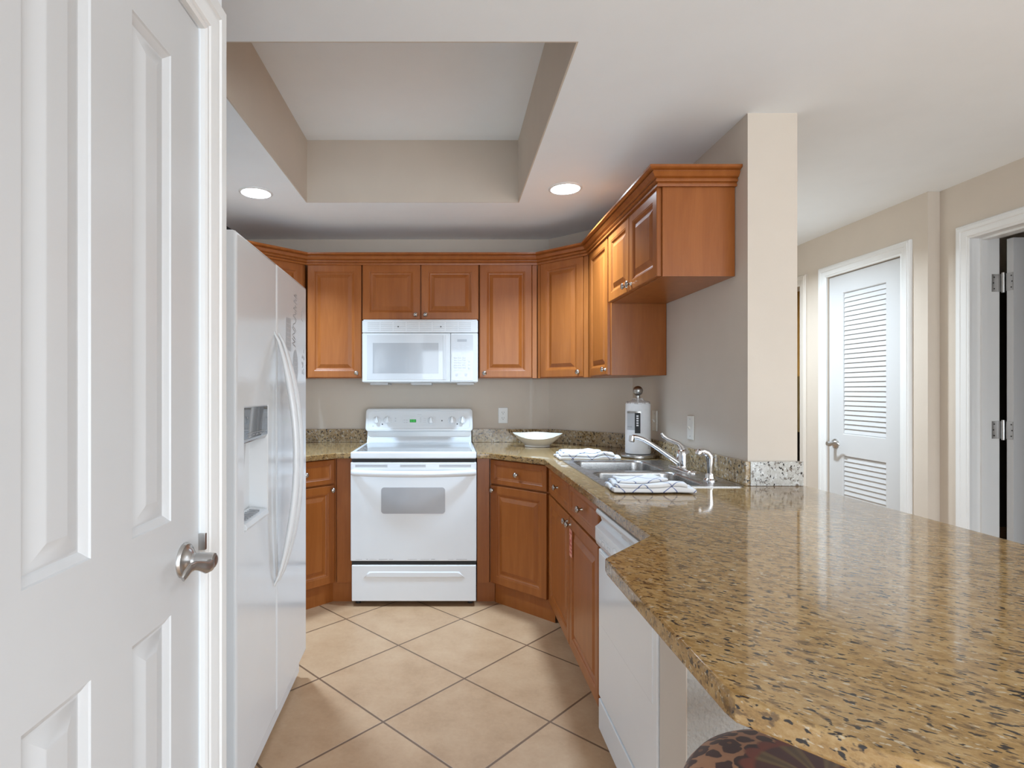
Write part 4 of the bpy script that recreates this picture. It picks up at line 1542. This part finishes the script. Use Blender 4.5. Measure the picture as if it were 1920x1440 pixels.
for k, (r, h) in enumerate(((0.0695, 0.280), (0.058, 0.293), (0.040, 0.297), (0.031, 0.302), (0.026, 0.308), (0.022, 0.3125))):
    lp = []
    for i in range(40):
        a = 2 * PI * i / 40
        amp = 0.0 if k == 0 else 0.005
        rr_ = r + amp * math.sin(a * 9 + k) + random.uniform(-0.003, 0.003) * (k > 0)
        lp.append((rr_ * math.cos(a), rr_ * math.sin(a), h + random.uniform(-0.002, 0.003) * (k > 0)))
    lo.append(lp)
m.loft(lo, True, False, False)
m.build('plastic_wrap', 'plastic_film', t, 60)


def cyl_patch(a0, a1, z0, z1, r, name, mat, parent, n=12, wav=0.0):
    m = MB()
    lo = []
    for i in range(n + 1):
        a = R(a0 + (a1 - a0) * i / n)
        ca, sa = math.cos(a), math.sin(a)
        lo.append([(r * ca, r * sa, z0), (r * ca, r * sa, z1), ((r - 0.0012) * ca, (r - 0.0012) * sa, z1), ((r - 0.0012) * ca, (r - 0.0012) * sa, z0)])
    m.loft(lo)
    return m.build(name, mat, parent, 60)


# printed label on the wrap: grey frame and dark vertical band with pale letters
lb = cyl_patch(197, 262, 0.135, 0.240, 0.0712, 'label', 'sticker_grey', t)
cyl_patch(197, 264, 0.228, 0.240, 0.0716, 'label_band', 'steel_dark', lb)
vb = cyl_patch(238, 262, 0.118, 0.232, 0.0717, 'label_band', 'dark_gap', lb)
for i in range(5):
    cyl_patch(245, 254, 0.158 + i * 0.013, 0.166 + i * 0.013, 0.0721, 'label_letter', 'paper', lb, 3)
cyl_patch(200, 225, 0.150, 0.156, 0.0716, 'label_band', 'print_grey', lb, 4)
cyl_patch(300, 312, 0.030, 0.052, 0.0712, 'price_mark', 'print_light', t, 4)

# wall plates
t = thing('wall_outlet', 'white duplex power outlet on the back wall right of the stove', 'outlet', (0.391, YB - 0.0003, 1.117))
m = MB()
m.box(-0.035, 0.035, -0.006, 0.0, -0.0575, 0.0575, 0.003, 3)
m.build('plate', 'outlet_white', t, 40)
for z in (-0.020, 0.020):
    m = MB()
    m.prism(rr(0, z, 0.0165, 0.0145, 0.012, 5), -0.0085, -0.005, 'y')
    rc = m.build('receptacle', 'outlet_white', t, 40)
    m = MB()
    m.box(-0.0085, -0.0062, -0.0092, -0.0080, z - 0.002, z + 0.008)
    m.box(0.0062, 0.0085, -0.0092, -0.0080, z - 0.001, z + 0.007)
    m.lathe([(0, 0), (0.0026, 0), (0.0026, 0.0008), (0, 0.0008)], (0, -0.0084, z - 0.008), (0, -1, 0), 10)
    m.build('slot', 'black_plastic', rc)
for lab, y, z in (('light switch plate on the right kitchen wall between the faucet and the column', 2.745, 1.117),
                  ('light switch plate on the right kitchen wall just behind the paper towel roll', 3.225, 1.125)):
    t = thing('light_switch', lab, 'switch', (XR - 0.0003, y, z), R(-90), 'light switches on the right wall')
    m = MB()
    m.box(-0.035, 0.035, -0.0065, 0.0, -0.059, 0.059, 0.003, 3)
    m.build('plate', 'switch_white', t, 40)
    m = MB()
    m.prism([(-0.006, -0.010), (-0.0068, 0.004), (-0.019, 0.012), (-0.020, 0.006), (-0.010, -0.008)], -0.0045, 0.0045, 'x', 0.0006)
    m.build('toggle', 'switch_white', t)
    for zz in (-0.042, 0.042):
        MB().lathe([(0, 0), (0.003, 0), (0.0028, 0.001), (0, 0.0014)], (0, -0.0064, zz), (0, -1, 0), 12).build('screw', 'satin_nickel', t)

# bar stool pushed under the peninsula
t = thing('bar_stool', 'round bar stool with leopard and floral print cushion under the counter overhang', 'stool', (0.600, 0.885, 0))
m = MB()
m.lathe([(0.0, 0.0), (0.19, 0.0), (0.208, 0.010), (0.216, 0.030), (0.213, 0.050), (0.200, 0.068), (0.17, 0.084), (0.12, 0.096), (0.06, 0.101), (0, 0.102)], seg=56)
st = m.build('seat_cushion', 'leopard_fabric', t, 60)
st.location = (0, 0, 0.573)
m = MB()
m.lathe([(0, 0.530), (0.185, 0.530), (0.195, 0.540), (0.195, 0.572), (0, 0.572)], seg=48)
m.build('seat_base', 'stool_wood', t)
for i in range(4):
    a = R(45 + 90 * i)
    m = MB()
    m.tube([(0.135 * math.cos(a), 0.135 * math.sin(a), 0.532), (0.16 * math.cos(a), 0.16 * math.sin(a), 0.30), (0.185 * math.cos(a), 0.185 * math.sin(a), 0.0)], [0.020, 0.018, 0.014], 12)
    m.build('leg', 'stool_wood', t)
m = MB()
n = 40
ring = [(0.168 * math.cos(2 * PI * i / n), 0.168 * math.sin(2 * PI * i / n)) for i in range(n)]
m.loft([[((0.168 + 0.010 * math.cos(2 * PI * k / 10)) * math.cos(2 * PI * i / n), (0.168 + 0.010 * math.cos(2 * PI * k / 10)) * math.sin(2 * PI * i / n), 0.22 + 0.010 * math.sin(2 * PI * k / 10)) for i in range(n)] for k in range(11)], True, False, False)
m.build('foot_ring', 'stool_wood', t, 60)
